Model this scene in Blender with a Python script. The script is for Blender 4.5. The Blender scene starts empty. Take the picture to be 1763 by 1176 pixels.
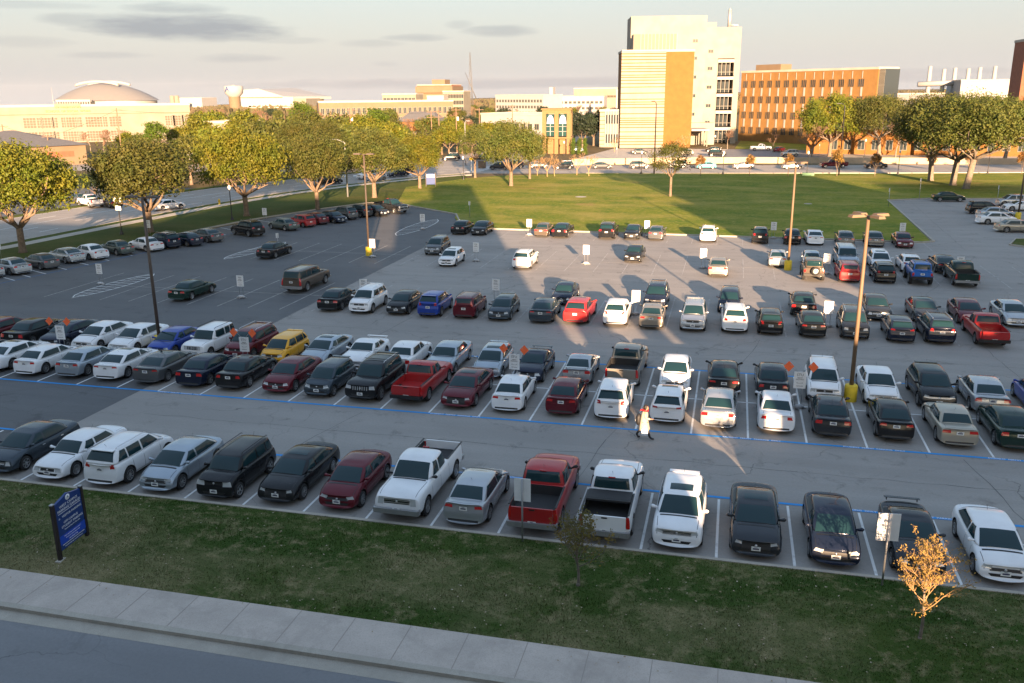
import bpy, bmesh, math, random
from mathutils import Vector, Matrix, noise as mnoise
from mathutils.bvhtree import BVHTree
R = math.radians
random.seed(7)
SC = bpy.context.scene
COL = SC.collection
# ------------------------------------------------------------------ camera geometry (fitted to the stall grid, 2.74 m stalls)
F_PX, PITCH, ROLL, YAW, CAM_H = 1517.3, .2771, -.0092, -.2444, 16.44
_cy, _sy = math.cos(YAW), math.sin(YAW)
FW = Vector((_sy*math.cos(PITCH), _cy*math.cos(PITCH), -math.sin(PITCH)))
_R0 = Vector((_cy, -_sy, 0)); _U0 = _R0.cross(FW)
RT = _R0*math.cos(ROLL) + _U0*math.sin(ROLL)
UP = RT.cross(FW)
CAMP = Vector((0, 0, CAM_H))
def ray(px, py): return FW + RT*((px-881.5)/F_PX) - UP*((py-588)/F_PX)
def G(px, py, z=0.0):                       # surveyed ground position of a photo point
    d = ray(px, py); t = (z-CAM_H)/d.z; return CAMP + d*t
def W(px, py, Y):                           # surveyed position of a photo point at a known depth
    d = ray(px, py); return CAMP + d*(Y/d.y)

# ------------------------------------------------------------------ object bookkeeping
def tag(o, label=None, cat=None, group=None, kind=None):
    if label: o['label'] = label
    if cat: o['category'] = cat
    if group: o['group'] = group
    if kind: o['kind'] = kind
    return o
def empty(name, loc=(0, 0, 0), rz=0.0):
    o = bpy.data.objects.new(name, None); COL.objects.link(o)
    o.empty_display_size = .2; o.location = loc; o.rotation_euler = (0, 0, rz); return o
KIDS = {}
def link(name, me, parent=None, loc=(0, 0, 0), rz=0.0):
    o = bpy.data.objects.new(name, me); COL.objects.link(o); o.location = loc; o.rotation_euler = (0, 0, rz)
    if parent is not None:
        o.parent = parent; KIDS.setdefault(parent.name, []).append(o)
    return o
def copy_tree(o, parent=None, skip=()):
    c = o.copy(); COL.objects.link(c)
    if parent is not None:
        c.parent = parent; KIDS.setdefault(parent.name, []).append(c)
    for ch in KIDS.get(o.name, []):
        if ch.name.split('.')[0] in skip: continue
        copy_tree(ch, c, skip)
    return c

class MB:
    def __init__(s): s.v = []; s.f = []; s.m = []; s.sm = []
    def add(s, vs, fs, m=0, smooth=False):
        b = len(s.v); s.v += [tuple(v) for v in vs]
        for f in fs: s.f.append([i+b for i in f]); s.m.append(m); s.sm.append(smooth)
        return s
    def box(s, c, d, m=0, rz=0.0, M=None, taper=1.0):
        x, y, z = d[0]/2, d[1]/2, d[2]/2
        vs = [Vector((a*x*(taper if k > 0 else 1), b*y*(taper if k > 0 else 1), k*z)) for k in (-1, 1) for b in (-1, 1) for a in (-1, 1)]
        Q = Matrix.Rotation(rz, 3, 'Z') if M is None else M
        vs = [Q @ v + Vector(c) for v in vs]
        return s.add(vs, [(0, 2, 3, 1), (4, 5, 7, 6), (0, 1, 5, 4), (1, 3, 7, 5), (3, 2, 6, 7), (2, 0, 4, 6)], m)
    def span(s, a, b, m=0):
        return s.box([(a[i]+b[i])/2 for i in range(3)], [abs(b[i]-a[i]) for i in range(3)], m)
    def tube(s, pts, rad, n=6, m=0, cap=True, smooth=True):
        pts = [Vector(p) for p in pts]; rr = rad if isinstance(rad, (list, tuple)) else [rad]*len(pts)
        vs = []; fs = []
        up = None
        for i, p in enumerate(pts):
            d = (pts[min(i+1, len(pts)-1)] - pts[max(i-1, 0)]).normalized()
            if up is None: up = Vector((0, 0, 1)) if abs(d.z) < .9 else Vector((1, 0, 0))
            a = d.cross(up).normalized(); b = a.cross(d).normalized(); up = b
            for k in range(n):
                t = 2*math.pi*k/n; vs.append(p + (a*math.cos(t) + b*math.sin(t))*rr[i])
        for i in range(len(pts)-1):
            for k in range(n):
                k2 = (k+1) % n; fs.append((i*n+k, i*n+k2, (i+1)*n+k2, (i+1)*n+k))
        s.add(vs, fs, m, smooth)
        if cap:
            b = len(s.v)-len(vs)
            s.f.append([b+k for k in range(n)][::-1]); s.m.append(m); s.sm.append(False)
            e = b+(len(pts)-1)*n
            s.f.append([e+k for k in range(n)]); s.m.append(m); s.sm.append(False)
        return s
    def lathe(s, prof, n=16, m=0, c=(0, 0, 0), axis='Z', smooth=True):
        vs = []; fs = []
        for r, h in prof:
            for k in range(n):
                t = 2*math.pi*k/n; x, y = r*math.cos(t), r*math.sin(t)
                v = (x, y, h) if axis == 'Z' else ((x, h, y) if axis == 'Y' else (h, x, y))
                vs.append((v[0]+c[0], v[1]+c[1], v[2]+c[2]))
        for i in range(len(prof)-1):
            for k in range(n):
                k2 = (k+1) % n; fs.append((i*n+k, i*n+k2, (i+1)*n+k2, (i+1)*n+k))
        return s.add(vs, fs, m, smooth)
    def poly(s, pts, m=0): return s.add(pts, [tuple(range(len(pts)))], m)
    def prism(s, pts, z0, z1, m=0, mtop=None):
        n = len(pts); a = sum(pts[i][0]*pts[(i+1) % n][1]-pts[(i+1) % n][0]*pts[i][1] for i in range(n))
        if a < 0: pts = list(pts)[::-1]
        vs = [(p[0], p[1], z0) for p in pts] + [(p[0], p[1], z1) for p in pts]
        s.add(vs, [(i, (i+1) % n, n+(i+1) % n, n+i) for i in range(n)] + [tuple(range(n))[::-1]], m)
        s.add([(p[0], p[1], z1) for p in pts], [tuple(range(n))], m if mtop is None else mtop)
        return s
    def mesh(s, name, mats):
        me = bpy.data.meshes.new(name); me.from_pydata(s.v, [], s.f); me.update()
        for m in (mats if isinstance(mats, (list, tuple)) else [mats]): me.materials.append(m)
        me.polygons.foreach_set('material_index', s.m); me.polygons.foreach_set('use_smooth', s.sm)
        return me
    def build(s, name, mats, parent=None, loc=(0, 0, 0), rz=0.0):
        return link(name, s.mesh(name, mats), parent, loc, rz)

# ------------------------------------------------------------------ materials
def mat(name, col, rough=.6, metal=0.0, spec=.5, coat=0.0, noise=None, bump=None, emit=None):
    """noise=(scale,col2,amount[,detail]) ; bump=(scale,strength)"""
    m = bpy.data.materials.new(name); m.use_nodes = True; nt = m.node_tree; b = nt.nodes['Principled BSDF']
    c = (*col, 1); b.inputs['Base Color'].default_value = c; b.inputs['Roughness'].default_value = rough
    b.inputs['Metallic'].default_value = metal; b.inputs['Specular IOR Level'].default_value = spec
    b.inputs['Coat Weight'].default_value = coat; b.inputs['Coat Roughness'].default_value = .06
    if emit: b.inputs['Emission Color'].default_value = (*emit[0], 1); b.inputs['Emission Strength'].default_value = emit[1]
    if noise or bump:
        tc = nt.nodes.new('ShaderNodeTexCoord')
    if noise:
        n = nt.nodes.new('ShaderNodeTexNoise'); n.inputs['Scale'].default_value = noise[0]; n.inputs['Detail'].default_value = noise[3] if len(noise) > 3 else 4
        nt.links.new(tc.outputs['Object'], n.inputs['Vector'])
        r = nt.nodes.new('ShaderNodeMapRange'); r.inputs['From Min'].default_value = .35; r.inputs['From Max'].default_value = .65
        r.inputs['To Max'].default_value = noise[2]; nt.links.new(n.outputs['Fac'], r.inputs['Value'])
        x = nt.nodes.new('ShaderNodeMix'); x.data_type = 'RGBA'; x.inputs[6].default_value = c; x.inputs[7].default_value = (*noise[1], 1)
        nt.links.new(r.outputs['Result'], x.inputs['Factor']); nt.links.new(x.outputs[2], b.inputs['Base Color'])
    if bump:
        n = nt.nodes.new('ShaderNodeTexNoise'); n.inputs['Scale'].default_value = bump[0]; n.inputs['Detail'].default_value = 6
        nt.links.new(tc.outputs['Object'], n.inputs['Vector'])
        u = nt.nodes.new('ShaderNodeBump'); u.inputs['Strength'].default_value = bump[1]; u.inputs['Distance'].default_value = .02
        nt.links.new(n.outputs['Fac'], u.inputs['Height']); nt.links.new(u.outputs['Normal'], b.inputs['Normal'])
    return m
PAINT = {}
def paint(key, col, metal=.0, rough=.35):
    PAINT[key] = mat('paint_'+key, col, rough*(.85 if sum(col) > .3 else .5), metal, .22 if sum(col) > .3 else .15, .45 if sum(col) > .3 else .3, noise=(1.3, tuple(min(1, c*.86+.012) for c in col), .7, 3))
paint('white', (.74, .75, .76)); paint('silver', (.40, .42, .44), .55, .3); paint('grey', (.10, .105, .11), .4, .32)
paint('light_blue_silver', (.33, .38, .43), .5, .3)
paint('black', (.010, .011, .013)); paint('dark_blue', (.010, .016, .035), .2); paint('dark_grey', (.030, .034, .040), .3)
paint('maroon', (.11, .010, .018), .2); paint('red', (.36, .018, .020)); paint('blue', (.012, .045, .28), .2); paint('yellow', (.72, .36, .015))
paint('green_grey', (.10, .125, .115), .4); paint('tan', (.36, .33, .27), .4); paint('brown', (.12, .095, .075), .3); paint('dark_green', (.012, .035, .028), .2)
paint('beige', (.28, .25, .21), .5); paint('bright_blue', (.015, .12, .42)); paint('teal', (.10, .34, .42)); paint('slate', (.045, .060, .075), .3)
M = {}
M['glass'] = mat('car_glass', (.010, .032, .038), .04, 0, .34, 0)
M['tyre'] = mat('tyre_rubber', (.018, .018, .019), .85)
M['rim'] = mat('rim_alloy', (.42, .43, .44), .3, .9)
M['rim_dark'] = mat('rim_dark', (.03, .03, .032), .35, .6)
M['trim'] = mat('black_trim', (.012, .012, .013), .5)
M['chrome'] = mat('chrome', (.62, .63, .65), .32, 1)
M['lens'] = mat('headlight_lens', (.50, .52, .53), .12, .2, .5, .5)
M['tail'] = mat('taillight_lens', (.45, .010, .012), .15, 0, .6, 1)
M['bumper'] = mat('bumper_metal', (.30, .305, .31), .4, .35, noise=(3, (.24, .245, .25), .7))
M['plate'] = mat('plate', (.72, .73, .70), .45)
M['ink'] = mat('plate_ink', (.03, .03, .08), .5)
M['well'] = mat('wheel_well', (.008, .008, .008), .9)
M['seat'] = mat('seat_cloth', (.30, .26, .20), .9)
M['bedliner'] = mat('bed_liner', (.02, .02, .021), .7, bump=(30, .4))

# ------------------------------------------------------------------ cars
def evaluated(mb, level, cutters=None):
    me = mb.mesh('cage', []); o = bpy.data.objects.new('cage', me); COL.objects.link(o)
    s = o.modifiers.new('s', 'SUBSURF'); s.levels = level; s.render_levels = level
    tmp = []
    if cutters:
        co = bpy.data.objects.new('cut', cutters.mesh('cut', [])); COL.objects.link(co); tmp.append(co)
        b = o.modifiers.new('b', 'BOOLEAN'); b.operation = 'DIFFERENCE'; b.solver = 'EXACT'; b.object = co
    dg = bpy.context.evaluated_depsgraph_get(); dg.update()
    out = bpy.data.meshes.new_from_object(o.evaluated_get(dg), depsgraph=dg)
    for t in tmp+[o]:
        d = t.data; bpy.data.objects.remove(t); bpy.data.meshes.remove(d)
    return out
def bvh_of(meshes):
    vs = []; fs = []
    for me in meshes:
        b = len(vs); vs += [v.co.copy() for v in me.vertices]; fs += [[i+b for i in p.vertices] for p in me.polygons]
    return BVHTree.FromPolygons(vs, fs)
def smooth_lerp(tab, x):
    if x <= tab[0][0]: return tab[0][1]
    for (a, va), (b, vb) in zip(tab, tab[1:]):
        if x <= b:
            t = (x-a)/(b-a); return va+(vb-va)*t
    return tab[-1][1]

def patch(mb, tree, orig, dirn, nu, nv, off=.008, m=0, flip=False):
    """orig(u,v), dirn(u,v) -> grid of rays; surface patch lifted by off"""
    P = []
    for j in range(nv+1):
        for i in range(nu+1):
            u, v = i/nu, j/nv; d = dirn(u, v).normalized(); o = orig(u, v)
            h = tree.ray_cast(o - d*3, d)
            if h[0] is None: return False
            P.append(h[0] - d*off)
    fs = []
    for j in range(nv):
        for i in range(nu):
            a = j*(nu+1)+i; q = (a, a+1, a+nu+2, a+nu+1); fs.append(q[::-1] if flip else q)
    mb.add(P, fs, m, True); return True

def wheel_meshes(r, w, style):
    t = MB(); t.lathe([(r*.62, -w/2+.01), (r*.9, -w/2), (r*.985, -w/2+.03), (r, -w*.2), (r, w*.2), (r*.985, w/2-.03), (r*.9, w/2), (r*.62, w/2-.01)], 24, 0, axis='Y')
    tm = t.mesh('tyre', M['tyre'])
    q = MB(); rr = r*.66
    q.lathe([(rr, w/2-.008), (rr*.93, w/2-.002), (rr*.9, w/2-.05), (.001, w/2-.07)], 20, 1 if style else 0, axis='Y')
    q.lathe([(rr, w/2-.008), (rr*.9, w/2+.001), (rr*.88, w/2-.02)], 20, 0, axis='Y')
    q.lathe([(rr, -w/2+.008), (.001, -w/2+.03)], 16, 1, axis='Y')
    n = {1: 5, 2: 10, 3: 6, 0: 7}[style]
    for k in range(n):
        a = 2*math.pi*k/n
        Mx = Matrix.Rotation(-a, 3, 'Y')
        c = Mx @ Vector((rr*.52, w/2-.022, 0))
        q.box(c, (rr*.86, .03, rr*(.26 if n < 7 else .14)), 0, M=Mx)
    q.lathe([(rr*.2, w/2-.03), (rr*.2, w/2), (.001, w/2+.003)], 10, 0, axis='Y')
    return tm, q.mesh('rim', [M['rim'], M['rim_dark']])

def make_car(P):
    """P: dict of proportions. +X forward, ground origin. Returns root empty with all parts."""
    L, Wd, H = P['L'], P['W']/2, P['H']; xf, xr = L/2, -L/2
    zb0 = P.get('clear', .20); wr = P.get('wr', .33); WB = P['WB']; wxf = P.get('wxf', WB/2+.06); wxr = wxf-WB
    belt, hood, nose = P['belt'], P['hood'], P['nose']; deck = P['deck']; tailz = P.get('tail', deck-.04)
    c0, c1, c2, c3 = P['cab']    # cowl x, windshield top x, roof rear x, rear glass base x
    box = P.get('box', 0.0)      # 0 soft .. 1 boxy
    kind = P['kind']; pick = kind == 'pickup'
    # ---- lower body cage
    ztab = [(xr, tailz), (xr+.18, deck), (c3, deck+.0 if kind in ('sedan', 'pickup') else belt), (c3+.45 if not pick else c3+.02, belt), (c0-.15, belt), (c0+.10, hood), (xf-.55, hood-.06*(1-box)), (xf-.12, nose), (xf, nose-.05)]
    ztab = sorted(ztab)
    xs = sorted(set([xr, xr+.05, xr+.22, xr+.6, wxr-.2, wxr+.35, wxr+.75, 0.0, wxf-.75, wxf-.3, wxf+.1, xf-.55, xf-.22, xf-.05, xf]))
    mb = MB(); n = 16; rings = []
    for x in xs:
        ef = max(0, (x-(xf-.75))/.75); er = max(0, ((xr+.65)-x)/.65); e = max(ef, er)
        w = Wd*(1-(.10-.05*box)*e**2); zt = smooth_lerp(ztab, x); zb = zb0+.05*e**2
        crown = (.045 if x > c0 else .02)*(1-box*.5)
        hw = 1.0 if x > c0 or x < c3 else 1.0
        sh = zt-.10+.03*box
        ring = [(0, zt+crown), (.5*w, zt+crown*.7), (.84*w, zt+.0), (.965*w, sh), (1.0*w, (sh+zb)/2+.06), (.985*w, zb+.10), (.90*w, zb), (.45*w, zb), (0, zb)]
        pts = ring + [(-y, z) for y, z in ring[-2:0:-1]]
        sg = 1 if ef > 0 else -1
        vv = []
        for (y, z) in pts:
            k = abs(y)/Wd; dx = 0
            if e > 0:
                dx = -sg*e**2*(.27-.17*box)*k**2.2
                tz = (z-zb)/max(.01, (zt-zb)); dx += -sg*e**3*(.17*max(0, tz-.55)/.45*(1-box*.6))
            vv.append((x+dx, y, z))
        rings.append(vv)
    for rg in rings: mb.v += rg
    for i in range(len(rings)-1):
        for k in range(n):
            k2 = (k+1) % n; mb.f.append([i*n+k, i*n+k2, (i+1)*n+k2, (i+1)*n+k][::-1]); mb.m.append(0); mb.sm.append(True)
    # grid caps (mirror pairs)
    for b, fl in ((0, False), ((len(rings)-1)*n, True)):
        for j in range(0, 8):
            a1, a2 = b+j, b+j+1; c1_, c2_ = b+(n-j) % n, b+(n-j-1) % n
            q = [a1, a2, c2_, c1_]
            q = list(dict.fromkeys(q))
            if len(q) >= 3: mb.f.append(q if fl is False else q[::-1]); mb.m.append(0); mb.sm.append(True)
    cut = MB()
    ar = wr*1.16
    for wx in (wxf, wxr):
        for s in (-1, 1):
            prof = []
            cut.lathe([(.001, 0), (ar, 0), (ar, .34), (.001, .34)], 28, 0, c=(wx, (Wd-.26) if s > 0 else -(Wd+.08), wr+.02), axis='Y')
    if pick:
        bx0, bx1 = xr+.10, c3-.02; bw = Wd-.13
        cut.box(((bx0+bx1)/2, 0, deck-.20+.25), (bx1-bx0, bw*2, .90))
    bmx = bmesh.new()   # ensure consistent cutter normals
    me_ = cut.mesh('c', []); bmx.from_mesh(me_); bmesh.ops.remove_doubles(bmx, verts=bmx.verts, dist=1e-4); bmesh.ops.recalc_face_normals(bmx, faces=bmx.faces)
    cut2 = MB(); cut2.v = [tuple(v.co) for v in bmx.verts]; bmx.verts.index_update(); cut2.f = [[v.index for v in f.verts] for f in bmx.faces]; cut2.m = [0]*len(cut2.f); cut2.sm = [False]*len(cut2.f); bmx.free()
    solid = evaluated(mb, 2); low = evaluated(mb, 2, cut2)
    # ---- cabin cage
    bw = Wd*P.get('bw', .93); tw = Wd*P.get('tw', .74); zb = belt-.06; zr = H-.02
    def outline(x1, x0, w, cor):
        d = cor
        r = [(x1, 0), (x1-.02-.03*(1-box), .55*w), (x1-d*.45, .88*w), (x1-d*1.5, .985*w), ((x0+x1)/2, w), (x0+d*1.3, .985*w), (x0+d*.3, .88*w), (x0+.01, .55*w), (x0, 0)]
        return r + [(x, -y) for x, y in r[-2:0:-1]]
    cb = MB(); lv = []
    for t, z, wf in ((0, zb, 1), (.12, zb+(zr-zb)*.12, 1), (.5, zb+(zr-zb)*.5, 1), (.88, zb+(zr-zb)*.88, 1), (1, zr-.01, .93)):
        ct = t; x1 = c0+(c1-c0)*ct+.05*math.sin(math.pi*ct); x0 = c3+(c2-c3)*ct-.05*math.sin(math.pi*ct)*(0 if box > .5 else 1)
        w = (bw+(tw-bw)*ct)*wf + .012*math.sin(math.pi*ct)
        if t == 1: x1 -= .14; x0 += .12
        lv.append([(x, y, z - (.0 if t < .9 else .03*(abs(x-(x0+x1)/2)/((x1-x0)/2))**2)) for x, y in outline(x1, x0, w, .22)])
    last = lv[-1]; cx = (c1+c2)/2
    lv.append([(cx+(x-cx)*.72, y*.72, zr+.012) for x, y, z in last])
    lv.append([(cx+(x-cx)*.35, y*.35, zr+.028) for x, y, z in last])
    for r_ in lv: cb.v += r_
    for i in range(len(lv)-1):
        for k in range(n):
            k2 = (k+1) % n; cb.f.append([i*n+k, i*n+k2, (i+1)*n+k2, (i+1)*n+k]); cb.m.append(0); cb.sm.append(True)
    b = (len(lv)-1)*n
    cb.f.append([b+k for k in range(n)]); cb.m.append(0); cb.sm.append(True)
    cb.f.append([k for k in range(n)][::-1]); cb.m.append(0); cb.sm.append(True)
    cab = evaluated(cb, 2)
    tl = bvh_of([solid]); tc = bvh_of([cab]); tb = bvh_of([solid, cab])
    # ---- body mesh
    body = MB()
    cen = [(wxf, s) for s in (1,)]
    def absorb(me, wells):
        b = len(body.v); body.v += [tuple(v.co) for v in me.vertices]
        for p in me.polygons:
            mi = 0; sm = True
            if wells:
                c = p.center
                for wx in (wxf, wxr):
                    rr_ = math.hypot(c.x-wx, c.z-wr-.02)
                    if (rr_ < ar+.004 and abs(p.normal.y) < .3 and rr_ > ar*.9 and abs(c.y) > Wd-.3) or (rr_ < ar and abs(abs(c.y)-(Wd-.26)) < .012): mi = 1; sm = False
                if pick and bx0-.005 < c.x < bx1+.005 and abs(c.y) < bw_ + .005 and c.z < deck+.01 and c.z > deck-.5 and (abs(c.x-bx0) < .01 or abs(c.x-bx1) < .01 or abs(abs(c.y)-bw_) < .01 or c.z < deck-.38): mi = 3 if P.get('liner') else 0; sm = False
                if c.z < zb0+.045: mi = 2
            body.f.append([i+b for i in p.vertices]); body.m.append(mi); body.sm.append(sm)
    bw_ = Wd-.13
    absorb(low, True); absorb(cab, False)
    # door seams, handles, trim following the body side
    def vstrip(x, z0, z1, s, w=.009, m=2):
        patch(body, tl, lambda u, v: Vector((x+(u-.5)*w*2, s*1.2, z0+(z1-z0)*v)), lambda u, v: Vector((0, -s, 0)), 1, 6, .003, m)
    def hstrip(x0, x1, z, s, h=.02, m=2, off=.004):
        patch(body, tl, lambda u, v: Vector((x0+(x1-x0)*u, s*1.2, z+(v-.5)*h)), lambda u, v: Vector((0, -s, 0)), 12, 1, off, m)
    doors = P.get('doors', 4)
    cabmid = P.get('bpil', (c0+c2)/2-.08)
    rd = wxr+ar+.02 if doors == 4 else cabmid-.1
    seams = [min(c0-.05, wxf-ar-.06), cabmid] + ([max(rd-.12, c2-.1)] if doors == 4 else [])
    ztop = belt-.10
    for s in (-1, 1):
        for x in seams: vstrip(x, zb0+.12, ztop, s)
        hstrip(seams[-1], seams[0], zb0+.13, s, .016)
        for x in seams[1:]:
            hstrip(x+.06, x+.22, belt-.17, s, .035, 0 if not P.get('chromeh') else 4, .022)
        if P.get('cladding'):
            hstrip(wxr+ar+.02, wxf-ar-.02, zb0+.09, s, .16, 2, .006)
    # bumper line / hood seams seen from above
    for s in (-1, 1):
        def o_(u, v, s=s): return Vector((c0+.08+(xf-.34-c0)*v, s*(Wd*.80-.04*v), 2.0)) + Vector((0, (u-.5)*.018, 0))
        patch(body, tl, o_, lambda u, v: Vector((0, 0, -1)), 1, 8, .003, 2)
    patch(body, tb, lambda u, v: Vector((c0-.05+.09*v, (u-.5)*2*Wd*.72, 2)), lambda u, v: Vector((0, 0, -1)), 10, 1, .006, 2)   # cowl
    if kind == 'sedan':
        patch(body, tl, lambda u, v: Vector((xr+.27+.012*v+.05*abs(u-.5)*2, (u-.5)*2*Wd*.60, 2)), lambda u, v: Vector((0, 0, -1)), 10, 1, .003, 2)
        for s in (-1, 1): patch(body, tl, lambda u, v, s=s: Vector((xr+.36+(c3-xr-.38)*v, s*Wd*.70+(u-.5)*.014, 2)), lambda u, v: Vector((0, 0, -1)), 1, 5, .003, 2)
    root = empty(P['name'])
    slots = [PAINT['white'], M['well'], M['trim'], M['bedliner'], M['chrome']]
    if P.get('rails'):
        for s in (-1, 1):
            y = s*(tw-.10); pts = [(c2+.12, y, H-.005), (c2+.2, y, H+.05), (c1-.25, y, H+.05), (c1-.15, y, H-.01)]
            body.tube(pts, .018, 5, 4 if P['rails'] == 2 else 2)
        if P.get('crossbars'):
            for x in (c2+.5, c1-.6): body.box((x, 0, H+.06), (.05, tw*1.8, .025), 2)
    if P.get('spoiler'):
        if kind == 'sedan':
            body.box((xr+.16, 0, deck+.12), (.16, Wd*1.45, .022), 0)
            for s in (-1, 1): body.box((xr+.17, s*Wd*.62, deck+.06), (.10, .03, .12), 0)
        else: body.box((c2-.02, 0, H-.05), (.22, tw*1.7, .03), 0)
    body.tube([(c2+.25, 0, H), (c2+.12, 0, H+.16)], .006, 4, 2)
    if P.get('ribs'):
        for k in range(-2, 3): patch(body, tc, lambda u, v, k=k: Vector((c2+.2+(c1-c2-.45)*u, k*tw*.3+(v-.5)*.03, 3)), lambda u, v: Vector((0, 0, -1)), 8, 1, .010, 0)
    bo = body.build('body', slots, root)
    bo.material_slots[0].link = 'OBJECT'; bo.material_slots[0].material = PAINT['white']
    # ---- glass
    zl, zh = belt+.035, H-.115
    def lx_f(z): t = (z-zb)/(zr-zb); return c0+(c1-c0)*t
    def lx_r(z): t = (z-zb)/(zr-zb); return c3+(c2-c3)*t
    def sidepane(xa0, xa1, xb0, xb1, s):
        g = MB()
        if patch(g, tb, lambda u, v: Vector(((xa0+(xa1-xa0)*v)*(1-u)+(xb0+(xb1-xb0)*v)*u, s*1.4, zl+(zh-zl)*v)), lambda u, v: Vector((0, -s, .0)), 12, 7, .010):
            g.build('side_window', M['glass'], root)
    gf, gr = P.get('ap', .24), P.get('cp', .26)
    f0, f1 = lx_f(zl)-gf-.1, lx_f(zh)-gf*.85; r0, r1 = lx_r(zl)+gr, lx_r(zh)+gr*.9
    pil = .05
    for s in (-1, 1):
        sidepane(cabmid+pil, cabmid+pil, f0, f1, s)
        if pick and not P.get('crew'): 
            if cabmid-pil-r0 > .25: sidepane(r0, r1, cabmid-pil, cabmid-pil, s)
        elif kind in ('sedan',): sidepane(r0, max(r1, r0+.1), cabmid-pil, cabmid-pil, s)
        else:
            q = wxr+.12 if not pick else r0
            if kind in ('suv', 'hatch') and q-r0 > .3:
                sidepane(q+pil, q+pil, cabmid-pil, cabmid-pil, s); sidepane(r0, r1, q-.03, q-.03, s)
            else: sidepane(r0, r1, cabmid-pil, cabmid-pil, s)
    def endglass(name, x0, x1, w0, w1, za, zb_, sgn):
        g = MB(); dz = zb_-za; dx = (x1-x0); nrm = Vector((sgn*dz, 0, abs(dx))).normalized()
        if patch(g, tb, lambda u, v: Vector((x0+dx*v, (u-.5)*2*(w0+(w1-w0)*v), za+dz*v)), lambda u, v: -nrm, 20, 10, .012):
            g.build(name, M['glass'], root)
    wz = P.get('wz', .01)
    endglass('windshield', lx_f(belt+wz)-.02, lx_f(H-.07), bw*.83, tw*.86, belt+wz, H-.07, 1)
    rz0 = belt+P.get('rz', .06)
    endglass('rear_window', lx_r(rz0)+.02, lx_r(H-.075), bw*P.get('rw', .80), tw*.82, rz0, H-.075, -1)
    if P.get('sunroof'):
        g = MB(); sl = P['sunroof']
        patch(g, tc, lambda u, v: Vector((c1-.28-sl*v, (u-.5)*2*tw*.62, 3)), lambda u, v: Vector((0, 0, -1)), 6, 6, .006); g.build('sunroof', M['glass'], root)
    # ---- lamps: sweep around a pivot from the front (0 deg) to the side (90 deg)
    def lamp(name, front, a0, a1, z0, z1, mt, tilt=0.0, y0=.0):
        for s in (-1, 1):
            g = MB(); sx = 1 if front else -1; piv = Vector((sx*(L/2-.42), s*(Wd-.42), 0))
            def di(u, v):
                a = R(a0+(a1-a0)*u); return Vector((-sx*math.cos(a), -s*math.sin(a), 0))
            def orr(u, v):
                zz0 = z0+tilt*u; zz1 = z1+tilt*.5*u
                return piv + Vector((0, 0, zz0+(zz1-zz0)*v))
            if patch(g, tl if front else tb, orr, di, 8, 4, .012): g.build(name, mt, root)
    hl = P.get('hl', (-12, 62, .10, .10)); hz = nose-.06
    lamp('headlight', True, hl[0], hl[1], hz-hl[2]*1.35, hz+.015, M['lens'], hl[3]*.5)
    tlz = P.get('tl', (5, 70, .16, 0)); tz = P.get('tlz', tailz-.07)
    lamp('taillight', False, tlz[0], tlz[1], tz-tlz[2], tz, M['tail'], tlz[3])
    # ---- front and rear trim
    def front(name, y, z0, z1, mt, sx=1, off=.008, curve=0.0, m2=None):
        g = MB()
        if patch(g, tl, lambda u, v: Vector((sx*2.6, (u-.5)*2*y*(1-.18*(1-v) if curve else 1), z0+(z1-z0)*v)), lambda u, v: Vector((-sx, 0, 0)), 10, 3, off):
            if P.get('bars') and name == 'grille':
                nb = P['bars']
                for k in range(nb): patch(g, tl, lambda u, v, k=k: Vector((2.6, (u-.5)*2*y, z0+(z1-z0)*(k+.4+.4*v)/nb)), lambda u, v: Vector((-1, 0, 0)), 8, 1, off+.012, 1)
            if P.get('slots') and name == 'grille':
                for k in range(7):
                    yy = (k-3)*y*.29; patch(g, tl, lambda u, v, yy=yy: Vector((2.6, yy+(u-.5)*.05, z0+(z1-z0)*v)), lambda u, v: Vector((-1, 0, 0)), 1, 2, off+.012, 1)
            g.build(name, [mt, M['chrome']], root)
    gw = P.get('gw', .42); gz = P.get('gz', (nose-.20, nose-.08))
    front('grille', gw, gz[0], gz[1], M['trim'], 1, .012)
    if P.get('emblem', 1):
        zc = (gz[0]+gz[1])/2; h = tl.ray_cast(Vector((3.5, 0, zc)), Vector((-1, 0, 0)))
        if h[0]: g = MB(); g.lathe([(.001, .03), (.045, .025), (.05, .0)], 10, 0, c=(h[0].x, 0, zc), axis='X'); g.build('emblem', M['chrome'], root)
    front('lower_grille', P.get('lgw', .55), zb0+.12, zb0+.22, M['trim'], 1, .008, 1)
    front('rear_bumper_trim', P.get('rbw', .62), zb0+.07, zb0+.15, M['trim'], -1)
    if P.get('chromebump'):
        for sx in (1, -1):
            g = MB(); g.box((sx*(L/2+.02), 0, zb0+.20), (.12, Wd*1.86, .20), 0)
            for s in (-1, 1): g.box((sx*(L/2-.09), s*Wd*.95, zb0+.20), (.22, .05, .20), 0)
            g.build('bumper', M['bumper'] if P['chromebump'] == 1 else M['trim'], root)
    def plate(sx, z):
        h = tl.ray_cast(Vector((sx*3.5, 0, z)), Vector((-sx, 0, 0)))
        if not h[0]: return
        off = .05 if not P.get('chromebump') or sx < 0 and z > zb0+.35 else .12
        x = h[0].x+sx*(off-.02); g = MB(); g.box((x, 0, z), (.012, .32, .16), 0); g.box((x+sx*.007, 0, z-.005), (.004, .22, .055), 1); g.box((x+sx*.007, 0, z+.055), (.004, .12, .018), 1)
        g.build('license_plate', [M['plate'], M['ink']], root)
    plate(1, zb0+.25); plate(-1, P.get('pz', tz-.12 if kind == 'sedan' else belt-.28))
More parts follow.
